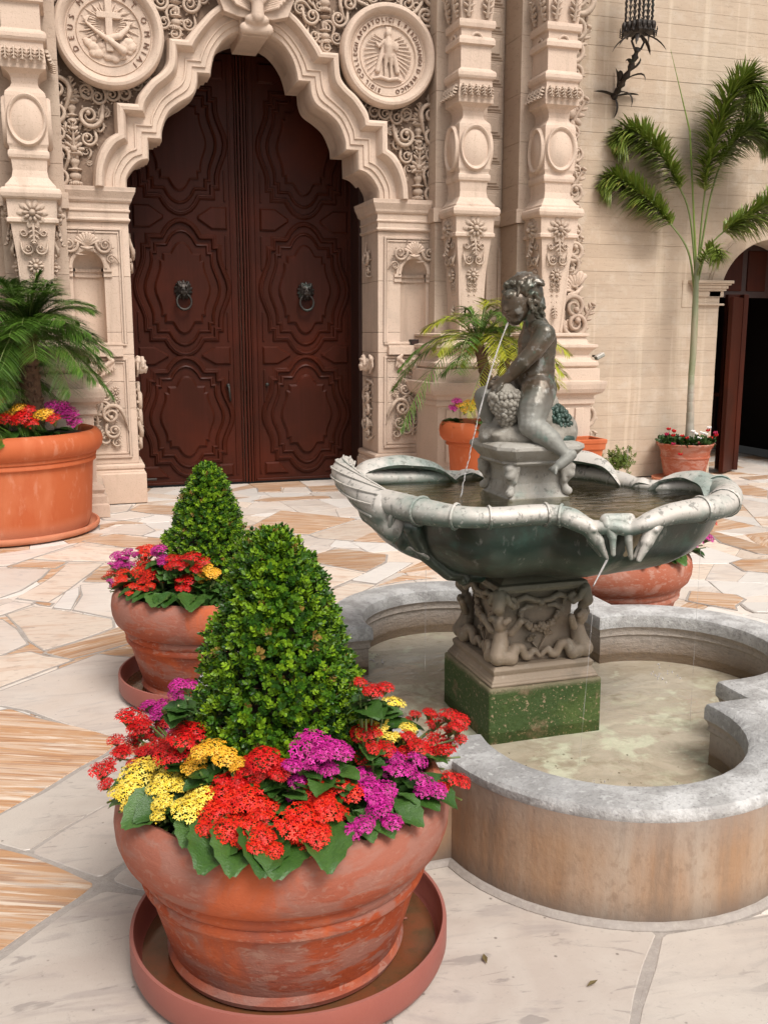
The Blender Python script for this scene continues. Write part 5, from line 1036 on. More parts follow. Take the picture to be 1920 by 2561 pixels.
# hair: wavy locks swept back from the forehead
random.seed(21); caps = [('e',P(785,335,.0),.072,(1.0,.98,1.0)),('e',P(840,420,.008),.056,(1,1.1,1.15))]
HC2 = Vector(P(785,345,.0)); fw = Vector((-.8,-.57,0)); sdv = Vector((-.57,.8,0))
for k in range(40):
    a = random.uniform(-1.45,1.45); s0 = random.uniform(0,.5); q = []
    for j in range(5):
        t = j/4; ang = R(128-150*(s0+t*.42)); rr = .0775+.004*math.sin(t*8+k)
        y = math.sin(a)*.070; rx = math.sqrt(max(.12,1-(y/.082)**2))
        q.append(tuple(HC2+fw*(math.cos(ang)*rr*rx)+sdv*(y+.008*math.sin(t*6+k))+Vector((0,0,math.sin(ang)*rr*rx+.004))))
    for j in range(4): caps.append(('c',q[j],.0088-.0006*j,q[j+1],.0082-.0006*j))
for (u,v,d) in [(800,430,-.072),(830,470,-.070),(860,420,-.070),(880,470,-.055),(905,430,-.035),(900,500,-.03),(870,530,-.045),(915,470,.005),(885,560,-.015),(930,520,.01),(765,300,-.074),(720,270,-.066),(670,262,-.05),(625,275,-.03),(600,290,.0),(610,285,-.012),(850,360,-.074),(610,330,.02)]:
    c0 = P(u,v,d); q = [(c0[0]-.004+.006*j+.006*math.sin(j*1.9+v), c0[1]+.0015*j, c0[2]+.010-.0065*j-.002*math.cos(j*1.4+u)) for j in range(5)]
    for j in range(4): caps.append(('c',q[j],.0085-.0008*j,q[j+1],.0078-.0012*j))
caps += [('c',P(860,520,.0),.026,P(900,600,.0),.014),('e',P(935,560,.0),.013),('e',P(950,590,.01),.010),('e',P(915,580,-.02),.013)]
hair = blob('hair', caps, BRNZ, ST, .0036, 1, sm=.35)
mb = MB()
for s_ in (-1,1): mb.ball(HF(.052,s_*.0235,.0), .0085, 10, 8, (1,1,.7))
mb.obj('eyes', BRNZ, ST, 180)
mb = MB(); mb.tube([P(805,480,-.072),P(815,455,-.076),P(830,478,-.075),P(818,510,-.072)], [.005,.007,.007,.005], 8); mb.obj('ear', BRNZ, ST, 180)
# rock seat
caps = [('e',P(760,1600,.0),.12,(1.5,1.15,.55)),('e',P(560,1600,-.01),.07,(1.3,1.2,.8)),('e',P(850,1450,.03),.11,(1.1,1,.95)),('e',P(930,1320,.03),.075,(1,1.1,.9)),('e',P(1050,1560,.03),.09,(1.1,1.1,1.0)),('c',P(420,1625,-.03),.025,P(700,1665,-.09),.03),('c',P(700,1665,-.09),.03,P(1000,1670,-.07),.03),('e',P(470,1560,.03),.045),('e',P(640,1500,.0),.07,(1,1,1))]
for k in range(22): caps.append(('e',P(random.uniform(450,1050),random.uniform(1560,1640),random.uniform(-.1,-.04)),random.uniform(.015,.03),(1.4,.8,.6)))
caps.append(('e',P(760,1668,0),.03,(5.6,4.2,.6)))
blob('rock_seat', caps, ROCKM, ST, .006, 3)
mb = MB()
def bunch(rows, m, nm, rad, dep):
    mb = MB()
    for (v, uc, hw) in rows:
        h = hw*4.42e-4; nn = max(4, int(2*math.pi*h/(rad*1.55)))
        for i in range(nn):
            th = 2*math.pi*(i+random.uniform(-.25,.25))/nn+v; x, _, z = P(uc, v+random.uniform(-9,9), 0); rr = random.uniform(.86,1.06)
            mb.ball((x+math.cos(th)*h*rr, dep+math.sin(th)*h*.8*rr, z), rad*random.uniform(.8,1.15), 8, 6)
        mb.ball((P(uc,v,0)[0], dep, P(uc,v,0)[2]), max(.004,h*.8), 8, 6)
    return mb.obj(nm, m, ST, 180)
bunch([(1165+21*i, 585+i*.8, hw) for i, hw in enumerate([70,105,125,134,138,136,130,124,118,108,98,86,76,62,50,36,22,10])], ROCKM, 'grape_cluster', .0112, -.075)
bunch([(1330+22*i, 1040+4.5*i, hw) for i, hw in enumerate([40,70,88,98,104,108,110,110,106,100,92,80,60,40])], GRAPED, 'dark_grape_cluster', .0120, -.015)
blob('vine_leaf', [('c',P(980,1290,.02),.018,P(1080,1400,.04),.036),('c',P(1080,1400,.03),.040,P(1150,1560,.04),.030),('e',P(1090,1620,-.02),.05,(1.2,1,.6))], GRAPED, ST, .006, 2)
# the jet from the mouth, and thin falls from the basin
a0 = Vector(P(636,560,-.03)); a1 = Vector(P(180,1870,-.12)); q = []
for i in range(21):
    t = i/20; q.append((a0.x+(a1.x-a0.x)*t, a0.y+(a1.y-a0.y)*t, a0.z+(a1.z-a0.z-.11)*(.58*t+.42*t*t)))
random.seed(8); jm = MB().tube(q[:14], [.0030+.0010*math.sin(i*1.7)+random.uniform(-.0005,.0008) for i in range(14)], 8)
for i in range(13, 20):     # the lower part breaks into strings of drops
    for k in range(5):
        c_ = Vector(q[i]).lerp(Vector(q[i+1]), k/5+random.uniform(-.05,.05)); d_ = (Vector(q[i+1])-Vector(q[i])).normalized()*random.uniform(.006,.014); w_ = random.uniform(.0012,.0030); o_ = Vector((random.gauss(0,.0012), random.gauss(0,.0012), 0))
        jm.tube([c_-d_+o_, c_-d_*.5+o_, c_+o_, c_+d_*.6+o_, c_+d_+o_], [.0004, w_*.7, w_, w_*.7, .0004], 6)
jt = thing('water_jet', 'thin jet of water arcing from the mouth of the bronze child', 'water jet', (PX,PY,0), R(-17.6), me=jm.mesh('water_jet', JET, 180))
def fall(p0, p1, r_, label):
    q = [Vector(p0).lerp(Vector(p1), i/8) for i in range(9)]; thing('water_drip', label, 'water drip', me=MB().tube([tuple(v) for v in q], [r_*(1-.5*i/8)+.0004*math.sin(i*3) for i in range(9)], 6).mesh('water_drip', JET, 180))
fall((PX+.04,PY-.59,.925),(PX-.02,PY-.60,.83), .0045, 'short gush of water from the dolphin mouth at the basin front')
fall((PX-.02,PY-.61,.80),(PX-.06,PY-.62,.16), .0008, 'thread of water falling past the front of the mossy plinth')
fall((PX-.52,PY-.27,.85),(PX-.52,PY-.27,.45), .0006, 'thin drip under the knotted left end of the basin')
fall((PX+.52,PY-.45,.95),(PX+.52,PY-.45,.16), .0006, 'thin drip under the right end of the basin')

def dry_leaf(x, y, a, label):
    mb = MB().add([(-.02,0,0),(0,-.007,.004),(.022,0,.002),(0,.008,.003),(0,0,.001)], [(0,1,4),(1,2,4),(2,3,4),(3,0,4)]); thing('fallen_leaf', label, 'leaf', (x,y,.002), a, me=mb.mesh('fallen_leaf', DRYL, None, False))
DRYL = mat('dry_leaf', (.12,.085,.03), [], [], rough=.7)
dry_leaf(1.22,2.02,.3,'small dry leaf on the pale slab in front of the pool'); dry_leaf(.99,2.20,1.4,'dry leaf lodged against the right side of the near saucer')

# ================================================================== POTS
def lathe_obj(name, prof, m, parent, n=64, smooth=45, **k): return MB().lathe(prof, n=n).obj(name, m, parent, smooth, **k)
def bowl_pot(label, c, m, sm, s=1.0):
    """wide bowl with rolled rim, on a shallow saucer"""
    up = lambda P: [(r, z if z < .26 else .26+(z-.26)*1.24) for r, z in P]
    t = thing('terracotta_pot', label, 'flower pot', (c[0], c[1], 0), random.uniform(0,6), group='wide terracotta bowls round the fountain')
    lathe_obj('pot_wall', [(.0,.03),(.30,.03),(.322,.035),(.328,.05),(.322,.062),(.318,.068),(.335,.12),(.355,.19),(.372,.255),(.377,.264)], m, t, 96)
    lathe_obj('band', up([(.376,.262),(.388,.266),(.392,.275),(.388,.285),(.384,.288),(.394,.296),(.398,.308),(.392,.318)]), m, t, 96)
    lathe_obj('rim', up([(.392,.318),(.412,.325),(.436,.345),(.449,.375),(.452,.405),(.446,.435),(.430,.458),(.410,.468),(.394,.462),(.385,.445),(.382,.40),(.38,.36)]), m, t, 96)
    lathe_obj('soil', up([(0,.43),(.2,.425),(.385,.41)]), SOIL, t, 32)
    return t
def saucer(label, c, r, h, m, wet=True):
    t = thing('plant_saucer', label, 'saucer', (c[0], c[1], 0))
    lathe_obj('saucer_body', [(0,.0),(r*.95,0),(r*.985,.012),(r,.03),(r*1.0,h-.01),(r*.995,h),(r*.975,h),(r*.965,h-.01),(r*.95,.035),(r*.92,.022),(0,.018)], m, t, 96, 40)
    if wet: lathe_obj('standing_water', [(0,.026),(r*.945,.026)], SILT, t, 48)
    return t
NC, MC, FC = (.485,2.435), (.555,4.56), (2.80,4.66)
pn = bowl_pot('large weathered terracotta bowl with box cone nearest the camera', NC, TER_OLD, PLAST)
saucer('wide red plastic saucer under the nearest pot', (.497,2.44), .440, .10, PLAST)
pm = bowl_pot('weathered terracotta bowl with box cone between the nearest pot and the big door', MC, TER_OLD, PLAST)
saucer('red plastic saucer under the second box cone pot', (.56,4.565), .440, .10, PLAST)
pf = bowl_pot('terracotta bowl half hidden behind the right of the bronze basin', FC, TER_MID, PLAST)
saucer('red saucer under the pot behind the fountain pool', FC, .43, .08, PLAST)
# twig lying in the near saucer
mb = MB(); mb.tube([(.70,2.40,.034),(.76,2.39,.036),(.83,2.40,.034)], .003, 5); mb.tube([(.76,2.39,.036),(.79,2.41,.036)], .002, 4); o = mb.mesh('twig', TER_OLD); thing('fallen_twig', 'little brown twig lying in the near saucer', 'twig', me=o)
# tall pots
LC, BC, RC_ = (-.65,8.95), (3.61,8.53), (6.8,9.72)
t = thing('terracotta_pot', 'very large orange terracotta tub with palms at the left edge', 'flower pot', (*LC,0))
lathe_obj('pot_wall', [(0,.035),(.71,.035),(.72,.06),(.735,.12),(.765,.55),(.772,.60)], TER_NEW, t, 96)
lathe_obj('band', [(.772,.60),(.795,.61),(.797,.63),(.785,.645),(.80,.655),(.803,.672),(.80,.68)], TER_NEW, t, 96)
lathe_obj('rim', [(.80,.68),(.83,.70),(.855,.74),(.862,.79),(.85,.84),(.82,.872),(.79,.88),(.765,.86),(.755,.80)], TER_NEW, t, 96); lathe_obj('soil', [(0,.84),(.76,.82)], SOIL, t, 32)
saucer('flat terracotta saucer under the very large orange tub', LC, .80, .06, TER_NEW, False)
t = thing('terracotta_pot', 'tall orange terracotta pot with leaning palms behind the fountain', 'flower pot', (*BC,0))
lathe_obj('pot_wall', [(0,.02),(.19,.02),(.20,.03),(.245,.64),(.25,.65)], TER_NEW, t, 64)
lathe_obj('band', [(.25,.65),(.268,.655),(.272,.668),(.266,.68),(.268,.69)], TER_NEW, t, 64)
lathe_obj('rim', [(.268,.69),(.30,.70),(.328,.735),(.337,.79),(.328,.845),(.305,.872),(.28,.876),(.262,.86),(.258,.80)], TER_NEW, t, 64); lathe_obj('soil', [(0,.84),(.26,.83)], SOIL, t, 24)
t = thing('terracotta_planter', 'square orange terracotta planter standing before the scrolled border', 'planter', (5.06,9.02,0))
q = [(.0,.115),(.30,.135),(.50,.148),(.505,.165),(.56,.17),(.575,.178),(.61,.18),(.615,.17)]
MB().loft([[(-a,-a,z),(a,-a,z),(a,a,z),(-a,a,z)] for z,a in q]+[[(-a,-a,z),(a,-a,z),(a,a,z),(-a,a,z)] for z,a in [(.615,.15),(.55,.145)]]).obj('planter_box', TER_NEW, t, None, .006); MB().box(-.145,.145,-.145,.145,.52,.56).obj('soil', SOIL, t)
t = thing('terracotta_pot', 'small ridged terracotta pot of cyclamen by the arched doorway', 'flower pot', (*RC_,0))
lathe_obj('pot_wall', [(0,.04),(.225,.04),(.235,.06),(.262,.19),(.275,.26),(.283,.265),(.283,.28),(.276,.285),(.285,.35)], TER_MID, t, 64)
lathe_obj('rim', [(.285,.35),(.295,.36),(.30,.38),(.325,.405),(.335,.425),(.33,.435),(.315,.435),(.305,.42),(.295,.38)], TER_MID, t, 64); lathe_obj('soil', [(0,.40),(.30,.39)], SOIL, t, 24)
saucer('orange saucer sticking out from under the cyclamen pot', (6.70,9.64), .33, .04, TER_NEW, False)

# ================================================================== BOX CONES
random.seed(12)
def leaf_t(L=1, W=.5, fold=.12, curl=.15):
    return [(0,0,0),(-W*.5,fold*L,L*.35),(0,0,L*.4),(W*.5,fold*L,L*.35),(-W*.42,fold*L*.6-curl*.3*L,L*.75),(0,-curl*.5*L,L*.8),(W*.42,fold*L*.6-curl*.3*L,L*.75),(0,-curl*L,L)], [(0,2,1),(0,3,2),(1,2,5,4),(2,3,6,5),(4,5,7),(5,6,7)]
def sprig_template(n=4):
    V = []; F = []
    lv, lf = leaf_t(1,.58,.10,.1)
    for k in range(n):
        z = .25+.55*k/n*1.6; ang = 62-38*k/n; s = .62-.06*k
        for h in (0, math.pi):
            M = Matrix.Translation((0,0,z)) @ Matrix.Rotation(h+k*math.pi/2, 4, 'Z') @ Matrix.Rotation(R(ang), 4, 'X') @ Matrix.Diagonal((s,s,s,1)) 
            b0 = len(V); V += [tuple(M @ Vector((p[0],-p[1],p[2]))) for p in lv]; F += [tuple(i+b0 for i in f) for f in lf]
    b0 = len(V); V += [(-.02,0,0),(.02,0,0),(0,0,1.2)]; F += [(b0,b0+1,b0+2)]
    return V, F
SV, SF = sprig_template()
def cone_plant(label, c, z0, z1, prof, n, leafsz, lean=(0,0)):
    t = thing('boxwood_cone', label, 'topiary shrub', (c[0], c[1], z0))
    MB().tube([(0,0,-.05),(.01,0,(z1-z0)*.5),(0,.005,(z1-z0)*.8)], [.02,.014,.006], 7).obj('trunk', TRUNK, t)
    ms = []; inner = []
    H = z1-z0
    def rad(u):
        for (a, ra), (b_, rb) in zip(prof, prof[1:]):
            if u <= b_: return ra+(rb-ra)*(u-a)/(b_-a)
        return prof[-1][1]
    lump = [(random.uniform(0,6.28), random.uniform(0,1), random.uniform(.2,.6), random.uniform(-.020,.020)) for _ in range(46)]
    for i in range(n):
        u = random.random()**.85; th = random.uniform(0,2*math.pi); r = rad(u)
        d = 0
        for la, lu, lw, lh in lump:
            da = (th-la+math.pi) % (2*math.pi)-math.pi; d += lh*math.exp(-(da/lw)**2-((u-lu)/.09)**2)
        dep = random.random()**1.4*.065
        rr = max(.004, r+d-dep+random.uniform(0,.012)); z = u*H
        nrm = Vector((math.cos(th), math.sin(th), .45+ (1.6 if u > .93 else 0)+random.uniform(-.3,.6)))+Vector((random.gauss(0,.38),random.gauss(0,.38),random.gauss(0,.3)))
        ms.append(m4((rr*math.cos(th)+lean[0]*u, rr*math.sin(th)+lean[1]*u, z), nrm, random.uniform(0,6.3), leafsz*random.uniform(.65,1.25)))
    scatter('leaf_sprigs', SV, SF, ms, LEAF_BOX, t)
    # dense core of twigs and leaves, its shade put into darker colours
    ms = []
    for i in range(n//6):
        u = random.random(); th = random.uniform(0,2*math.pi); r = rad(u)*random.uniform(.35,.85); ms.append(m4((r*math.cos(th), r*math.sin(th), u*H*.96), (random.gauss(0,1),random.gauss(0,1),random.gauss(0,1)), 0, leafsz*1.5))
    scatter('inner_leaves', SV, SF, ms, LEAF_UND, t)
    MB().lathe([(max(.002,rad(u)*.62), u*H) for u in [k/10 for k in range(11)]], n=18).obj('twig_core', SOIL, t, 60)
    mb = MB()
    for i in range(60):
        u = random.random()*.9; th = random.uniform(0,6.3); r = rad(u); mb.tube([(r*.4*math.cos(th), r*.4*math.sin(th), u*H-.02), (r*.95*math.cos(th+.15), r*.95*math.sin(th+.15), u*H+.02)], [.0022,.001], 4)
    mb.obj('twigs', TRUNK, t, kind='stuff', fix=False)
    return t
cone_plant('tall bushy box cone standing in the nearest terracotta bowl', (.478,2.46), .50, 1.17, [(0,.205),(.08,.222),(.28,.213),(.47,.180),(.67,.136),(.85,.090),(.95,.058),(1,.02)], 5400, .027, (.0,0))
cone_plant('smaller clipped box cone in the second terracotta bowl', (.565,4.57), .48, 1.078, [(0,.20),(.12,.22),(.3,.205),(.52,.158),(.72,.11),(.88,.062),(.97,.034),(1,.012)], 4800, .024)
# ================================================================== KALANCHOE AND OTHER FLOWERS
def big_leaf_mesh(seed, simple=False):
    r_ = random.Random(seed); n, m = 11, 7; V = []; F = []; a0 = r_.uniform(-.3,.3); cup = r_.uniform(.08,.2); dr = r_.uniform(.10,.2)
    for i in range(n+1):
        t = i/n; w = .44*(math.sin(math.pi*min(1,max(0,t*.96+.03))**.80))**.62 if 0 < i < n else (.05 if i == 0 else .08)
        for j in range(m):
            s = (j-(m-1)/2)/((m-1)/2); e = abs(s) > .9; sc = 1+(.055 if (i % 2) and e else -.045 if e else 0)
            V.append((s*w*sc, t*(1.0)-.06*abs(s)*t+(.02 if e and i % 2 else 0), cup*abs(s)**1.4*w*2-dr*t*t+.018*math.sin(7*t+seed+s*2.5)+a0*s*.12-(.018 if j == 3 else 0)+(.012*math.sin(i*math.pi*.5)*abs(s))))
    F = [(i*m+j, i*m+j+1, (i+1)*m+j+1, (i+1)*m+j) for i in range(n) for j in range(m-1)]
    mb = MB(); mb.add(V, F); mb.tube([(0,-.35,-.05),(0,-.1,.0),(0,.05,.0)], [.025,.02,.012], 4)
    return mb.mesh('leaf', LEAF_KAL, 180, False)
LFS = [big_leaf_mesh(k) for k in range(5)]
def floret_t():
    V = [(0,0,.12)]; F = []
    for k in range(4):
        a = math.pi/2*k; l = .95; w = .40; b0 = len(V)
        V += [(.15*math.cos(a-.9), .15*math.sin(a-.9), .10),(l*.6*math.cos(a-w), l*.6*math.sin(a-w), .10),(l*math.cos(a), l*math.sin(a), -.02),(l*.6*math.cos(a+w), l*.6*math.sin(a+w), .10),(.15*math.cos(a+.9), .15*math.sin(a+.9), .10)]
        F += [(0,b0,b0+1,b0+2),(0,b0+2,b0+3,b0+4)]
    b0 = len(V); V += [(0,0,-.9),(.15,0,.08),(-.075,.13,.08),(-.075,-.13,.08)]; F += [(b0,b0+1,b0+2),(b0,b0+2,b0+3),(b0,b0+3,b0+1)]
    return V, F
FV, FF = floret_t()
def cluster_mesh(col, seed, n=90):
    """unit dome umbel"""
    r_ = random.Random(seed); ms = []; pts = []
    for i in range(n):
        for tr in range(12):
            a = r_.uniform(0,6.3); q = math.sqrt(r_.random()); x, y = q*math.cos(a)*.95, q*math.sin(a)*.95
            if all((x-u)**2+(y-v)**2 > .020 for u, v in pts): break
        pts.append((x,y)); z = .55*math.sqrt(max(0,1-q*q*.9))+r_.uniform(-.22,.12)
        ms.append(m4((x,y,z), (x*.8+r_.gauss(0,.18), y*.8+r_.gauss(0,.18), .9), r_.uniform(0,6.3), r_.uniform(.15,.23)))
    o = scatter('umbel', FV, FF, ms, FLO[col], None, None); me = o.data; 
    # stalks and buds below
    bpy.data.objects.remove(o)
    k0 = len(me.polygons); mb = MB(); 
    for (x,y) in pts[::2]: mb.tube([(0,0,-1.0),(x*.4,y*.4,-.4),(x*.9,y*.9,.18)], [.035,.03,.025], 4)
    sm = mb.mesh('stalks', STEM, None, False); bm = bmesh.new(); bm.from_mesh(me); bm.from_mesh(sm); bm.to_mesh(me); bm.free(); me.materials.append(STEM)
    for p in me.polygons[k0:]: p.material_index = 1
    if col in ('red','scarlet','magenta'): pass
    return me
UMB = {c: [cluster_mesh(c, 10+k, 80+12*k) for k in range(3)] for c in ('red','scarlet','magenta','yellow','gold')}
def add_leaf(parent, p, size, outward, droop, roll=0):
    o = obj('leaf', random.choice(LFS), parent); o.rotation_mode = 'XYZ'
    o.location = p; o.rotation_euler = (droop, roll, outward-math.pi/2); o.scale = (size*random.uniform(.85,1.1), size, size); return o
TB = {
'near':([
('red',[(-0.382,0.323,0.568,0.039),(-0.295,0.403,0.509,0.033),(-0.43,0.252,0.534,0.02),(-0.378,0.322,0.501,0.026),(-0.42,0.209,0.512,0.023),(-0.362,0.121,0.547,0.016),(-0.388,0.061,0.543,0.02),(-0.472,0.125,0.504,0.029)]),
('red',[(-0.264,-0.073,0.681,0.039),(-0.266,-0.071,0.641,0.039),(-0.32,0.108,0.564,0.026),(-0.281,0.045,0.586,0.033)]),
('magenta',[(-0.296,0.403,0.556,0.036),(-0.333,0.371,0.581,0.023),(-0.283,0.411,0.505,0.026),(-0.258,-0.09,0.819,0.021),(-0.274,-0.019,0.76,0.012)]),
('yellow',[(-0.386,-0.01,0.544,0.039),(-0.409,-0.075,0.533,0.029),(-0.312,-0.109,0.567,0.029),(-0.334,-0.186,0.547,0.018),(-0.251,-0.228,0.564,0.033),(-0.283,-0.25,0.549,0.033),(-0.337,-0.012,0.565,0.016)]),
('gold',[(-0.242,-0.127,0.637,0.023),(-0.211,-0.174,0.678,0.029),(-0.186,-0.2,0.667,0.026),(-0.154,-0.225,0.655,0.013)]),
('red',[(-0.1,-0.255,0.673,0.033),(-0.067,-0.265,0.642,0.025),(-0.133,-0.238,0.639,0.023),(-0.166,-0.219,0.619,0.023),(-0.109,-0.25,0.635,0.02)]),
('scarlet',[(-0.14,-0.234,0.6,0.029),(-0.196,-0.25,0.573,0.036),(-0.155,-0.283,0.57,0.039),(-0.124,-0.309,0.566,0.026),(-0.23,-0.285,0.552,0.029),(-0.206,-0.347,0.537,0.031),(-0.155,-0.352,0.544,0.026),(-0.13,-0.394,0.532,0.025)]),
('magenta',[(0.016,-0.272,0.69,0.042),(0.053,-0.268,0.689,0.029),(-0.009,-0.274,0.657,0.029),(0.04,-0.272,0.649,0.026),(-0.021,-0.272,0.613,0.023),(-0.034,-0.273,0.59,0.013)]),
('scarlet',[(0.07,-0.295,0.579,0.029),(0.007,-0.301,0.579,0.029),(0.021,-0.344,0.56,0.026),(-0.06,-0.389,0.541,0.036),(-0.032,-0.367,0.55,0.033),(0.035,-0.359,0.553,0.029),(-0.011,-0.423,0.53,0.027)]),
('magenta',[(0.098,-0.257,0.589,0.023),(0.156,-0.252,0.581,0.029),(0.154,-0.302,0.563,0.029),(0.193,-0.307,0.553,0.025),(0.258,-0.176,0.574,0.025),(0.248,-0.226,0.565,0.029),(0.33,-0.165,0.552,0.023),(0.31,-0.258,0.537,0.027)]),
('magenta',[(0.158,-0.369,0.538,0.026),(0.109,-0.41,0.53,0.021)]),
('red',[(0.184,-0.202,0.682,0.027),(0.207,-0.181,0.631,0.025)]),
('red',[(0.349,-0.029,0.56,0.021),(0.359,-0.081,0.552,0.025),(0.446,-0.003,0.521,0.031),(0.444,-0.066,0.52,0.027),(0.406,-0.225,0.514,0.025),(0.452,0.212,0.518,0.014),(0.478,0.145,0.545,0.021),(0.483,0.125,0.515,0.021),(0.498,0.037,0.579,0.026),(0.498,-0.046,0.598,0.023),(0.5,-0.016,0.559,0.025)]),
('yellow',[(0.41,0.286,0.53,0.031),(0.213,-0.172,0.686,0.027),(0.292,-0.029,0.582,0.018),(0.377,0.053,0.547,0.023)]),
('red',[(0.198,-0.189,0.79,0.023),(0.16,-0.2,0.82,0.014)]),
],[(-0.244,-0.375,0.493,0.062),(-0.218,-0.438,0.476,0.039),(-0.15,-0.438,0.488,0.068),(-0.087,-0.455,0.486,0.065),(0.025,-0.462,0.488,0.049),(-0.074,-0.262,0.56,0.052),(-0.035,-0.29,0.548,0.039),(0.104,-0.325,0.531,0.059),(-0.405,-0.18,0.495,0.033),(-0.295,-0.293,0.505,0.039),(-0.28,-0.114,0.545,0.039),(-0.342,-0.167,0.516,0.033),(0.065,-0.266,0.623,0.039),(0.164,-0.388,0.503,0.039),(0.238,-0.371,0.494,0.033),(0.304,-0.292,0.501,0.046),(0.367,-0.265,0.492,0.049),(0.213,-0.334,0.512,0.026),(0.41,-0.098,0.503,0.033),(0.455,0.208,0.484,0.033),(0.41,0.286,0.482,0.029),(-0.239,-0.134,0.574,0.033),(-0.167,-0.216,0.583,0.029),(-0.434,-0.071,0.495,0.029),(-0.441,0.04,0.495,0.026),(0.335,-0.029,0.533,0.029),(-0.103,-0.33,0.53,0.023),(-0.215,-0.367,0.501,0.033),(-0.156,-0.225,0.605,0.029),(-0.272,-0.042,0.729,0.033),(-0.208,-0.178,0.597,0.029)]),
'mid':([
('scarlet',[(-0.272,-0.036,0.693,0.033),(-0.285,0.409,0.588,0.019),(-0.257,0.426,0.543,0.044),(-0.258,-0.092,0.622,0.044),(-0.282,0.41,0.518,0.033)]),
('scarlet',[(-0.298,-0.037,0.579,0.044),(-0.276,-0.154,0.573,0.028),(-0.241,-0.13,0.603,0.028),(-0.35,-0.178,0.542,0.019),(-0.28,-0.23,0.555,0.019),(-0.42,0.27,0.508,0.03),(-0.383,0.095,0.542,0.03),(-0.399,-0.025,0.539,0.025)]),
('red',[(-0.173,-0.213,0.682,0.03),(-0.145,-0.232,0.663,0.036),(-0.1,-0.254,0.691,0.039),(-0.082,-0.262,0.644,0.022),(-0.108,-0.251,0.595,0.036),(-0.153,-0.273,0.574,0.023)]),
('magenta',[(-0.404,0.292,0.584,0.028),(-0.351,0.355,0.583,0.028),(-0.429,0.256,0.553,0.019),(-0.383,0.32,0.546,0.028),(-0.348,0.358,0.517,0.028),(-0.449,0.051,0.519,0.014)]),
('magenta',[(-0.228,-0.153,0.721,0.028),(-0.22,-0.163,0.68,0.022)]),
('gold',[(-0.037,-0.271,0.642,0.028),(-0.007,-0.275,0.62,0.028),(-0.038,-0.272,0.602,0.019)]),
],[(-0.427,-0.018,0.501,0.03),(-0.385,-0.125,0.509,0.033),(-0.304,-0.236,0.515,0.044),(-0.281,-0.323,0.5,0.041),(-0.203,-0.346,0.51,0.05),(-0.132,-0.426,0.494,0.047),(-0.125,-0.332,0.526,0.041),(-0.077,-0.32,0.535,0.044),(-0.192,-0.247,0.541,0.041),(-0.147,-0.23,0.603,0.033),(-0.049,-0.269,0.562,0.033),(-0.342,-0.183,0.515,0.033)]),
'far':([
('red',[(0.475,-0.152,0.599,0.035),(0.486,-0.119,0.556,0.029),(0.403,-0.298,0.605,0.022),(0.404,-0.239,0.516,0.021)]),
('magenta',[(0.343,-0.185,0.544,0.038),(0.305,-0.287,0.533,0.038),(0.213,-0.33,0.542,0.029),(0.418,-0.172,0.521,0.028),(0.108,-0.418,0.528,0.022),(0.03,-0.445,0.523,0.019)]),
],[(0.407,-0.299,0.542,0.031),(0.404,-0.298,0.493,0.031),(0.205,-0.367,0.503,0.045),(0.121,-0.401,0.503,0.041),(0.019,-0.406,0.508,0.041),(0.195,-0.418,0.488,0.035),(-0.051,-0.424,0.501,0.035)]),
}
COLN = {'red':'crimson','scarlet':'scarlet','magenta':'magenta','yellow':'pale yellow','gold':'golden yellow'}
NEARL = ['crimson flowers spilling over the left edge of the nearest bowl','crimson flowers against the left foot of the nearest box cone','magenta flowers behind the left flank of the nearest box cone','pale yellow flowers over the left front rim of the nearest bowl','golden flowers tucked under the front left of the nearest box cone','crimson flowers in the middle, at the foot of the nearest box cone','large scarlet heads at the front of the nearest bowl, left of centre','dense purple-magenta dome just right of centre below the nearest box cone','large scarlet heads at the front of the nearest bowl, right of centre','magenta sprays on the right half of the nearest bowl','low magenta head hanging over the right front rim of the nearest bowl','pair of crimson heads against the right foot of the nearest box cone','crimson heads reaching towards the pool at the far right of the nearest bowl','pale yellow heads at the right back of the nearest bowl','small red heads peeking from behind the right of the nearest box cone']
MIDL = ['orange-red heads at the upper left of the second bowl','orange-red heads over the left rim of the second bowl','crimson heads in the middle of the second bowl','magenta heads at the far left of the second bowl','magenta heads against the left foot of the second box cone','golden heads at the right of the second bowl']
FARL = ['red heads at the right of the bowl behind the fountain','magenta heads in the bowl behind the fountain']
random.seed(77)
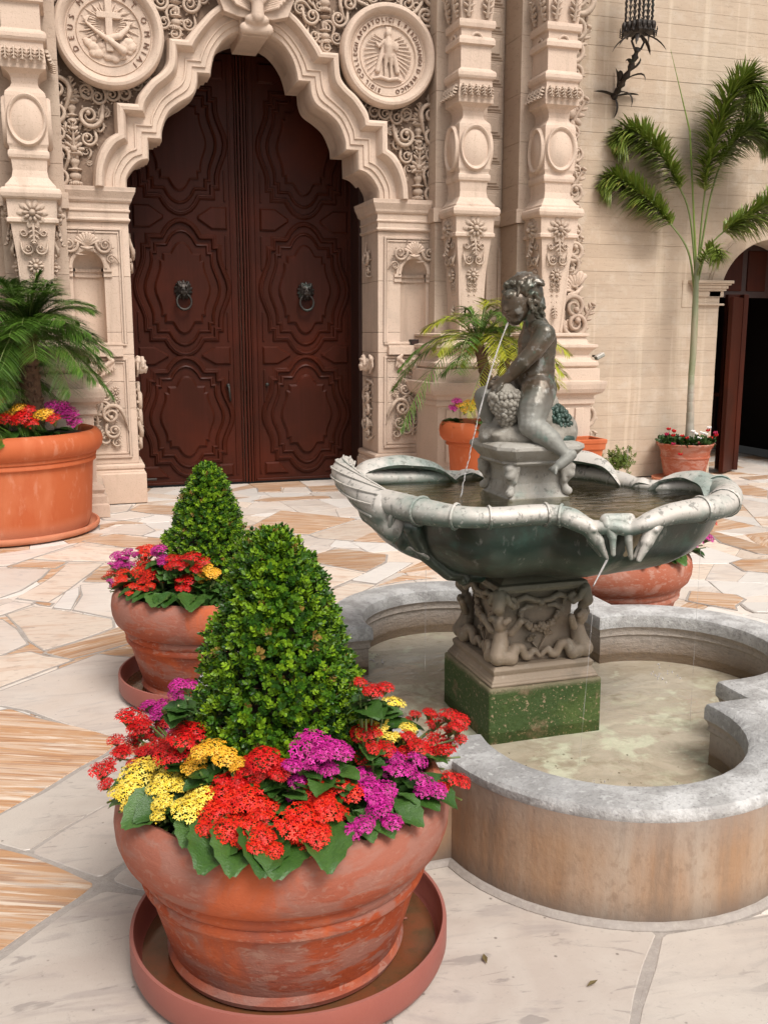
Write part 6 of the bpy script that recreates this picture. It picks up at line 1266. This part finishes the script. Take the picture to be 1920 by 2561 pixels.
for key, c, labs in (('near',NC,NEARL),('mid',MC,MIDL),('far',FC,FARL)):
    groups, leaves = TB[key]; roots = []
    if key == 'far': groups = [(co, [(x+.05, y+.02, z+.055, r*1.35) for x, y, z, r in cl]) for co, cl in groups]
    for (col, cl), lab in zip(groups, labs):
        cx = sum(p[0] for p in cl)/len(cl); cyy = sum(p[1] for p in cl)/len(cl); rr = math.hypot(cx,cyy); f = min(1, .36/max(rr,.01))
        f = min(1, .30/max(rr,.01)); base = (cx*f, cyy*f, .46); t = thing('kalanchoe', lab, 'flowering plant', (c[0]+base[0], c[1]+base[1], base[2]), group='kalanchoes planted in the wide bowls'); roots.append((t, cx, cyy))
        full = []
        for x, y, z, r in cl:
            full.append((x, y, z, r))
            for k in range(2):
                aa = random.uniform(0,6.3); nx, ny = x+math.cos(aa)*r*1.35, y+math.sin(aa)*r*1.35
                if .24 < math.hypot(nx, ny) < .52: full.append((nx, ny, z-random.uniform(.008,.03), r*random.uniform(.6,.9)))
        for x, y, z, r in full:
            fo = math.hypot(x,y); tilt = min(.5, fo*.9); a = math.atan2(y, x)
            o = obj('flower_head', random.choice(UMB[col]), t, None, (x-base[0], y-base[1], z-base[2]+.010+(.018 if fo > .3 else 0)))
            # heads lean a little outward, more so on the camera side of the bowl
            o.rotation_euler = (Vector((math.cos(a)*tilt*.5+random.gauss(0,.16), math.sin(a)*tilt*.5+random.gauss(0,.16)-.22, 1))).to_track_quat('Z','Y').to_euler(); k = r*1.28; o.scale = (k, k, max(k*.85,.022))
            MB().tube([(0,0,0), ((x-base[0])*.5, (y-base[1])*.5, (z-base[2])*.6), (x-base[0], y-base[1], z-base[2]-.025)], [.005,.004,.003], 5).obj('stem', STEM, t, fix=False)
            if z > .50 and fo < .38:
                for k in range(2): aa = a+random.uniform(-1.2,1.2); add_leaf(t, (x-base[0]-math.cos(aa)*.02, y-base[1]-math.sin(aa)*.02, z-base[2]-random.uniform(.035,.06)), random.uniform(.05,.085), aa, random.uniform(-.1,.3), random.uniform(-.3,.3))
        # own foliage round the heads
        for k in range(4+len(cl)):
            a = math.atan2(cyy, cx)+random.uniform(-1.9,1.9); q = random.uniform(.0,.05)
            add_leaf(t, (q*math.cos(a)*.5, q*math.sin(a)*.5, random.uniform(.03,.075)), random.uniform(.07,.11), a, random.uniform(-.05,.3), random.uniform(-.3,.3))
    for x, y, z, s in leaves:
        t, cx, cyy = min(roots, key=lambda q: (q[1]-x)**2+(q[2]-y)**2); r = math.hypot(x, y)
        a = math.atan2(y, x)+random.uniform(-.25,.25)
        if r > .31:      # leaves lying out over the rolled rim
            L = min(.17, max(.11, (r-.34)+s*.95)); r0 = .345; aa = math.atan2(y, x)
            add_leaf(t, (c[0]+r0*math.cos(aa)-t.location.x, c[1]+r0*math.sin(aa)-t.location.y, .548-t.location.z+random.uniform(-.006,.006)), L, aa+random.uniform(-.2,.2), random.uniform(-.16,-.05), random.uniform(-.2,.2))
        else:
            L = s*2.1; lx, ly = x-math.cos(a)*L*.5, y-math.sin(a)*L*.5
            add_leaf(t, (c[0]+lx-t.location.x, c[1]+ly-t.location.y, z-t.location.z+.035), L, a, random.uniform(-.15,.15), random.uniform(-.25,.25))
    # small filler leaves over the soil
    ms = []; lv, lf = leaf_t(1,.7,.1,.3)
    for i in range(900 if key == 'near' else 500):
        a = random.uniform(0,6.3); q = .18+.19*random.random(); ms.append(m4((q*math.cos(a), q*math.sin(a), .47+random.random()*.09), (math.cos(a)+random.gauss(0,.6), math.sin(a)+random.gauss(0,.6), .5), random.uniform(0,6), random.uniform(.025,.05)))
    o = scatter('leafy_undergrowth', lv, lf, ms, LEAF_UND, None, 'stuff', loc=(c[0], c[1], 0)); o['label'] = 'low green leaves over the soil of a wide bowl'
RT = Matrix.Rotation(R(-17.6), 3, 'Z')
def clump(label, c, items, depth, sz, z0, group, nleaf=26, lrad=.3):
    t = thing('kalanchoe', label, 'flowering plant', (c[0], c[1], z0), group=group)
    for col, u, z in items:
        p = RT @ Vector((u, -depth+random.uniform(-.05,.05), 0)); o = obj('flower_head', random.choice(UMB[col]), t, None, (p.x, p.y, z-z0)); o.scale = (sz*random.uniform(.8,1.15),)*2+(sz,); o.rotation_euler = (R(28),0,R(-17))
    for k in range(nleaf):
        a = random.uniform(-math.pi,0)-.3; q = lrad*random.uniform(.55,.95); add_leaf(t, (q*math.cos(a), q*math.sin(a), random.uniform(-.02,.05)), random.uniform(.10,.15), a, random.uniform(-.2,.4))
    return t
clump('red kalanchoes in the very large orange tub', LC, [('red',.195,1.149),('red',.172,1.00),('red',.132,.963),('red',.05,1.05),('red',.273,1.013),('red',.438,1.075),('red',.41,1.026),('red',.482,.976),('red',.646,1.013),('red',.36,1.0)], .50, .075, .86, 'flowers in the very large orange tub', 34, .66)
clump('yellow kalanchoes in the very large orange tub', LC, [('gold',.365,1.088),('gold',.299,1.038),('gold',.322,1.0),('gold',.535,1.038),('gold',.586,1.05)], .42, .07, .86, 'flowers in the very large orange tub', 10, .6)
clump('magenta kalanchoes at the right of the very large orange tub', LC, [('magenta',.589,1.10),('magenta',.663,1.10),('magenta',.721,1.026),('magenta',.743,.963),('magenta',.686,1.05)], .30, .075, .86, 'flowers in the very large orange tub', 10, .66)
clump('yellow and plum kalanchoes in the tall pot behind the fountain', BC, [('magenta',-.182,1.068),('magenta',-.21,1.01),('magenta',.041,1.056),('red',.02,1.09),('gold',-.146,1.033),('gold',-.11,.987),('gold',-.052,1.01),('gold',-.006,1.068),('gold',-.07,1.05),('gold',.20,1.02),('gold',.26,1.0)], .17, .05, .84, 'flowers in the tall pot behind the fountain', 22, .26)
# cyclamen
t = thing('cyclamen', 'red and white cyclamen round the foot of the tall thin palm', 'flowering plant', (*RC_, .40))
def cyc_mesh(col):
    mb = MB()
    for k in range(5): a = 2*math.pi*k/5; mb.ball((.5*math.cos(a), .5*math.sin(a), .45), .42, 6, 5, (.75,.75,1.1), (0,.4,a))
    return mb.mesh('flower_head', FLO[col], 180, False)
CY = {c: cyc_mesh(c) for c in ('red','white','plum')}
for col, u, z in [('red',-.247,.612),('red',-.19,.59),('plum',-.266,.553),('red',-.191,.538),('plum',-.216,.449),('red',-.087,.531),('red',-.026,.508),('red',-.183,.352),('red',.213,.597),('red',.241,.508),('plum',.297,.568),('red',.31,.54),('white',.036,.583),('white',.06,.56),('white',.107,.505),('white',.133,.568),('white',.219,.627),('white',.179,.553),('plum',.08,.46)]:
    p = RT @ Vector((u, -.14-.1*(z<.5)-.18*(z<.4), 0)); obj('flower_head', CY[col], t, None, (p.x, p.y, z-.42), (random.uniform(-.4,.4),random.uniform(-.4,.4),0), .034)
    MB().tube([(p.x*.7,p.y*.7,0),(p.x,p.y,z-.42)], .0025, 4).obj('stem', STEM, t, fix=False)
ms = []; lv, lf = leaf_t(1,.9,.05,.2)
for i in range(420):
    a = random.uniform(0,6.3); q = .32*math.sqrt(random.random()); ms.append(m4((q*math.cos(a), q*math.sin(a), .0+random.random()*.09*(1.1-q)), (math.cos(a)+random.gauss(0,.5), math.sin(a)+random.gauss(0,.5), .9), random.uniform(0,6), random.uniform(.04,.06)))
scatter('leaves', lv, lf, ms, LEAF_UND, t)
gp = thing('small_bush', 'bright green bush tip showing behind the basin at the foot of the plain wall', 'plant', (5.75,9.45,0)); ms = [m4((random.gauss(0,.07),random.gauss(0,.05),.27+random.gauss(0,.06)), (random.gauss(0,.6),random.gauss(0,.6),1), random.uniform(0,6), random.uniform(.035,.05)) for i in range(260)]
scatter('leaves', SV, SF, ms, PALM_F, gp); MB().tube([(0,0,0),(0,0,.3)], .01, 6).obj('stem', STEM, gp); MB().tube([(.1,-.02,0),(.1,-.02,.43)], .004, 6).obj('plant_tag_stake', MAR_W, gp)
# ================================================================== PALMS
def frond(pts, nl, ll, w, ang=55, plume=0.0, droop=.35, taper=True, rr=.008, start=.15):
    """rachis through pts with leaflets on both sides; returns MB for stem and leaflets"""
    Pq = catmull(pts, 8); n = len(Pq); st = MB().tube(Pq, [rr*(1-.8*i/n) for i in range(n)], 5)
    V = []; F = []
    for i in range(nl):
        t = start+(1-start)*(i+.5)/nl; k = t*(n-1); a = Pq[int(k)]; c_ = Pq[min(n-1,int(k)+1)]; p = a.lerp(c_, k-int(k)); d = (c_-a).normalized() if (c_-a).length > 1e-6 else (Pq[-1]-Pq[-2]).normalized()
        side = d.cross(Vector((0,0,1))); side = side.normalized() if side.length > .15 else Vector((1,0,0)); up = side.cross(d)
        env = math.sin(math.pi*min(1,(.12+.86*(t-start)/(1-start))))**.55 if taper else 1
        for s in ([-1, 1] if plume == 0 else range(plume)):
            if plume == 0: dirv = (side*s*math.sin(R(ang))+d*math.cos(R(ang))+up*random.uniform(-.05,.25)).normalized()
            else:
                ph = random.uniform(0, 2*math.pi); dirv = ((side*math.cos(ph)+up*math.sin(ph))*math.sin(R(ang))+d*math.cos(R(ang))*random.uniform(.7,1.3)).normalized()
            L = ll*env*random.uniform(.8,1.1); wv = dirv.cross(Vector((0,0,1))); wv = wv.normalized() if wv.length > .1 else side
            wv = (wv+up*random.uniform(-.5,.5)).normalized()*w*.5; b0 = len(V); m = 4
            for j in range(m+1):
                u = j/m; q = p+dirv*L*u+Vector((0,0,-1))*droop*L*u*u; ww = wv*(1-.0*u if u < .5 else (1-u)*2+.02)*(.55 if j == 0 else 1)
                V += [tuple(q-ww), tuple(q+ww)]
            F += [(b0+2*j, b0+2*j+1, b0+2*j+3, b0+2*j+2) for j in range(m)]
    return st, V, F
def frond_obj(parent, matf, stemm, *a, loc=None, name='frond', **k):
    st, V, F = frond(*a, **k); me = MB(); me.v = list(st.v); me.f = list(st.f); k0 = len(me.f); me.add(V, F)
    m = me.mesh(name, stemm, None, False); m.materials.append(matf)
    mi = np.zeros(len(m.polygons), dtype=np.int32); mi[k0:] = 1; m.polygons.foreach_set('material_index', mi)
    at = m.attributes.new('tone', 'FLOAT', 'POINT'); vals = np.random.RandomState(len(V)).rand(len(me.v)//10+1).repeat(10)[:len(me.v)]; at.data.foreach_set('value', vals)
    return obj(name, m, parent, None, loc)
random.seed(31)
# tall foxtail palm by the arched doorway
fp = thing('foxtail_palm', 'tall thin palm with ringed trunk and bushy fronds beside the arched doorway', 'palm tree', (*RC_, .40))
tr = [(.065,0.),(.055,.05),(.052,.14),(.048,.25),(.0475,.252),(.045,.258),(.046,.264),(.045,.38),(.0445,.382),(.042,.388),(.043,.395),(.042,.50),(.0415,.502),(.040,.508),(.041,.514),(.040,.60),(.038,.604),(.038,.608),(.0385,.612),(.037,.70),(.0355,.704),(.0355,.708),(.036,.712),(.035,.80),(.034,.84)]
m0 = MB().lathe(tr, n=20); m0.v = [(x+(.045-.03*z)*math.cos(R(-17.6)), y+(.045-.03*z)*math.sin(R(-17.6)), z) for x, y, z in m0.v]; m0.obj('trunk', CANE, fp, 60)
def pq(u, z, d=0.0): v = RT @ Vector((u, d, 0)); return (v.x, v.y, z-.40)
MB().tube([pq(.02,1.22),pq(.028,1.45),pq(.022,1.9),pq(.012,2.3),pq(.01,2.55)], [.035,.038,.037,.030,.020], 14).obj('crown_shaft', SHEATH, fp, 60)
for pts, nl, ll in [([pq(.005,2.15),pq(-.10,2.62),pq(-.35,2.95),pq(-.62,3.20),pq(-.95,3.40),pq(-1.12,3.30)],120,.30),
                ([pq(.01,2.3),pq(-.10,3.0),pq(-.26,3.35),pq(-.50,3.70),pq(-.80,3.90),pq(-1.0,3.75)],120,.33),
                ([pq(.02,2.3),pq(.045,3.1),pq(.10,3.65),pq(.24,4.15),pq(.45,4.42),pq(.62,4.15,-.1)],170,.44),
                ([pq(.02,2.2),pq(.12,2.62),pq(.34,2.86),pq(.62,3.02),pq(.95,3.25),pq(1.25,3.2)],120,.30),
                ([pq(.02,2.4),pq(.14,3.3),pq(.32,3.75),pq(.6,3.95),pq(.9,3.8,.1)],90,.30),
                ([pq(.01,2.3),pq(.04,2.5,-.1),pq(.12,2.62,-.25),pq(.14,2.52,-.4)],26,.2)]:
    frond_obj(fp, PALM_F, STEM, pts, int(nl*1.0), ll*1.1, .020, 56, 8, .36, rr=.013, start=.36 if ll < .35 and ll > .2 else .25)
MB().tube([pq(.02,2.3),pq(-.15,3.9),pq(-.41,4.75)], [.012,.009,.002], 6).obj('spear_leaf', PALM_F, fp)
# pygmy date palms
def date_palm(label, base, trunk, rad, mats_, nf, fl, ll, w, seed, el1=88, group=None, nleaf=38, dr=.62):
    random.seed(seed); t = thing('date_palm', label, 'palm tree', base, group=group)
    tp = catmull(trunk, 5); n = len(tp); mb = MB(); mb.tube(tp, [rad*(1.05-.25*i/n) for i in range(n)], 12)
    for i in range(n*9):
        k = random.random()*(n-1); p = tp[int(k)]; a = random.uniform(0,6.3); r_ = rad*(1.0-.25*k/n); mb.ball((p.x+math.cos(a)*r_, p.y+math.sin(a)*r_, p.z), rad*.30, 5, 4, (.7,.7,1.2), (0,.5,a))
    mb.obj('trunk', TRUNK, t, 60)
    top = tp[-1]
    for i in range(nf):
        a = 2.4*i+random.uniform(-.3,.3); el = R(78-el1*(i/nf)**.9+random.uniform(-8,8)); L = fl*random.uniform(.8,1.1); d = Vector((math.cos(a)*math.cos(el), math.sin(a)*math.cos(el), math.sin(el)))
        pts = [top+d*(L*u)+Vector((0,0,-1))*(L*dr*u*u*(1.05-.5*math.sin(el))) for u in (0,.2,.45,.7,.9,1.0)]
        frond_obj(t, random.choice(mats_), STEM, pts, nleaf, ll, w, 52, 0, .30, loc=None, start=.12, rr=.007)
    return t
date_palm('green feathery palm with stout trunk at the right of the very large tub', (LC[0]+.30, LC[1]-.22, .84), [(0,0,0),(0,.0,.3),(-.01,0,.62),(0,0,.90)], .085, [PALM_D], 80, .68, .25, .0048, 5, group='feathery palms in the very large tub', nleaf=78)
date_palm('green feathery palm cut by the left edge of the photograph', (LC[0]-.18, LC[1]+.05, .84), [(0,0,0),(-.02,0,.3),(-.05,0,.70)], .08, [PALM_D], 64, .72, .24, .0048, 6, group='feathery palms in the very large tub', nleaf=70)
date_palm('low feathery palm crown drooping over the left rim of the very large tub', (LC[0]-.12, LC[1]-.40, .84), [(0,0,0),(-.0,0,.12),(-.05,0,.26)], .06, [PALM_D], 40, .55, .18, .006, 8, group='feathery palms in the very large tub', nleaf=44)
date_palm('yellowish feathery palm leaning left behind the fountain', (BC[0]+.12, BC[1]-.02, .84), [(0,0,0),(-.0,0,.25),(-.03,0,.5),(-.10,0,.76)], .060, [PALM_Y,PALM_Y,PALM_D], 26, .92, .20, .009, 9, 62, dr=1.05, group='yellowish palms in the tall pot', nleaf=40)
date_palm('yellowish feathery palm half hidden by the bronze child', (BC[0]+.24, BC[1]+.08, .84), [(0,0,0),(.04,0,.25),(.08,0,.45),(.11,0,.64)], .060, [PALM_Y,PALM_Y,PALM_D], 22, .88, .20, .009, 10, 62, dr=1.0, group='yellowish palms in the tall pot', nleaf=38)
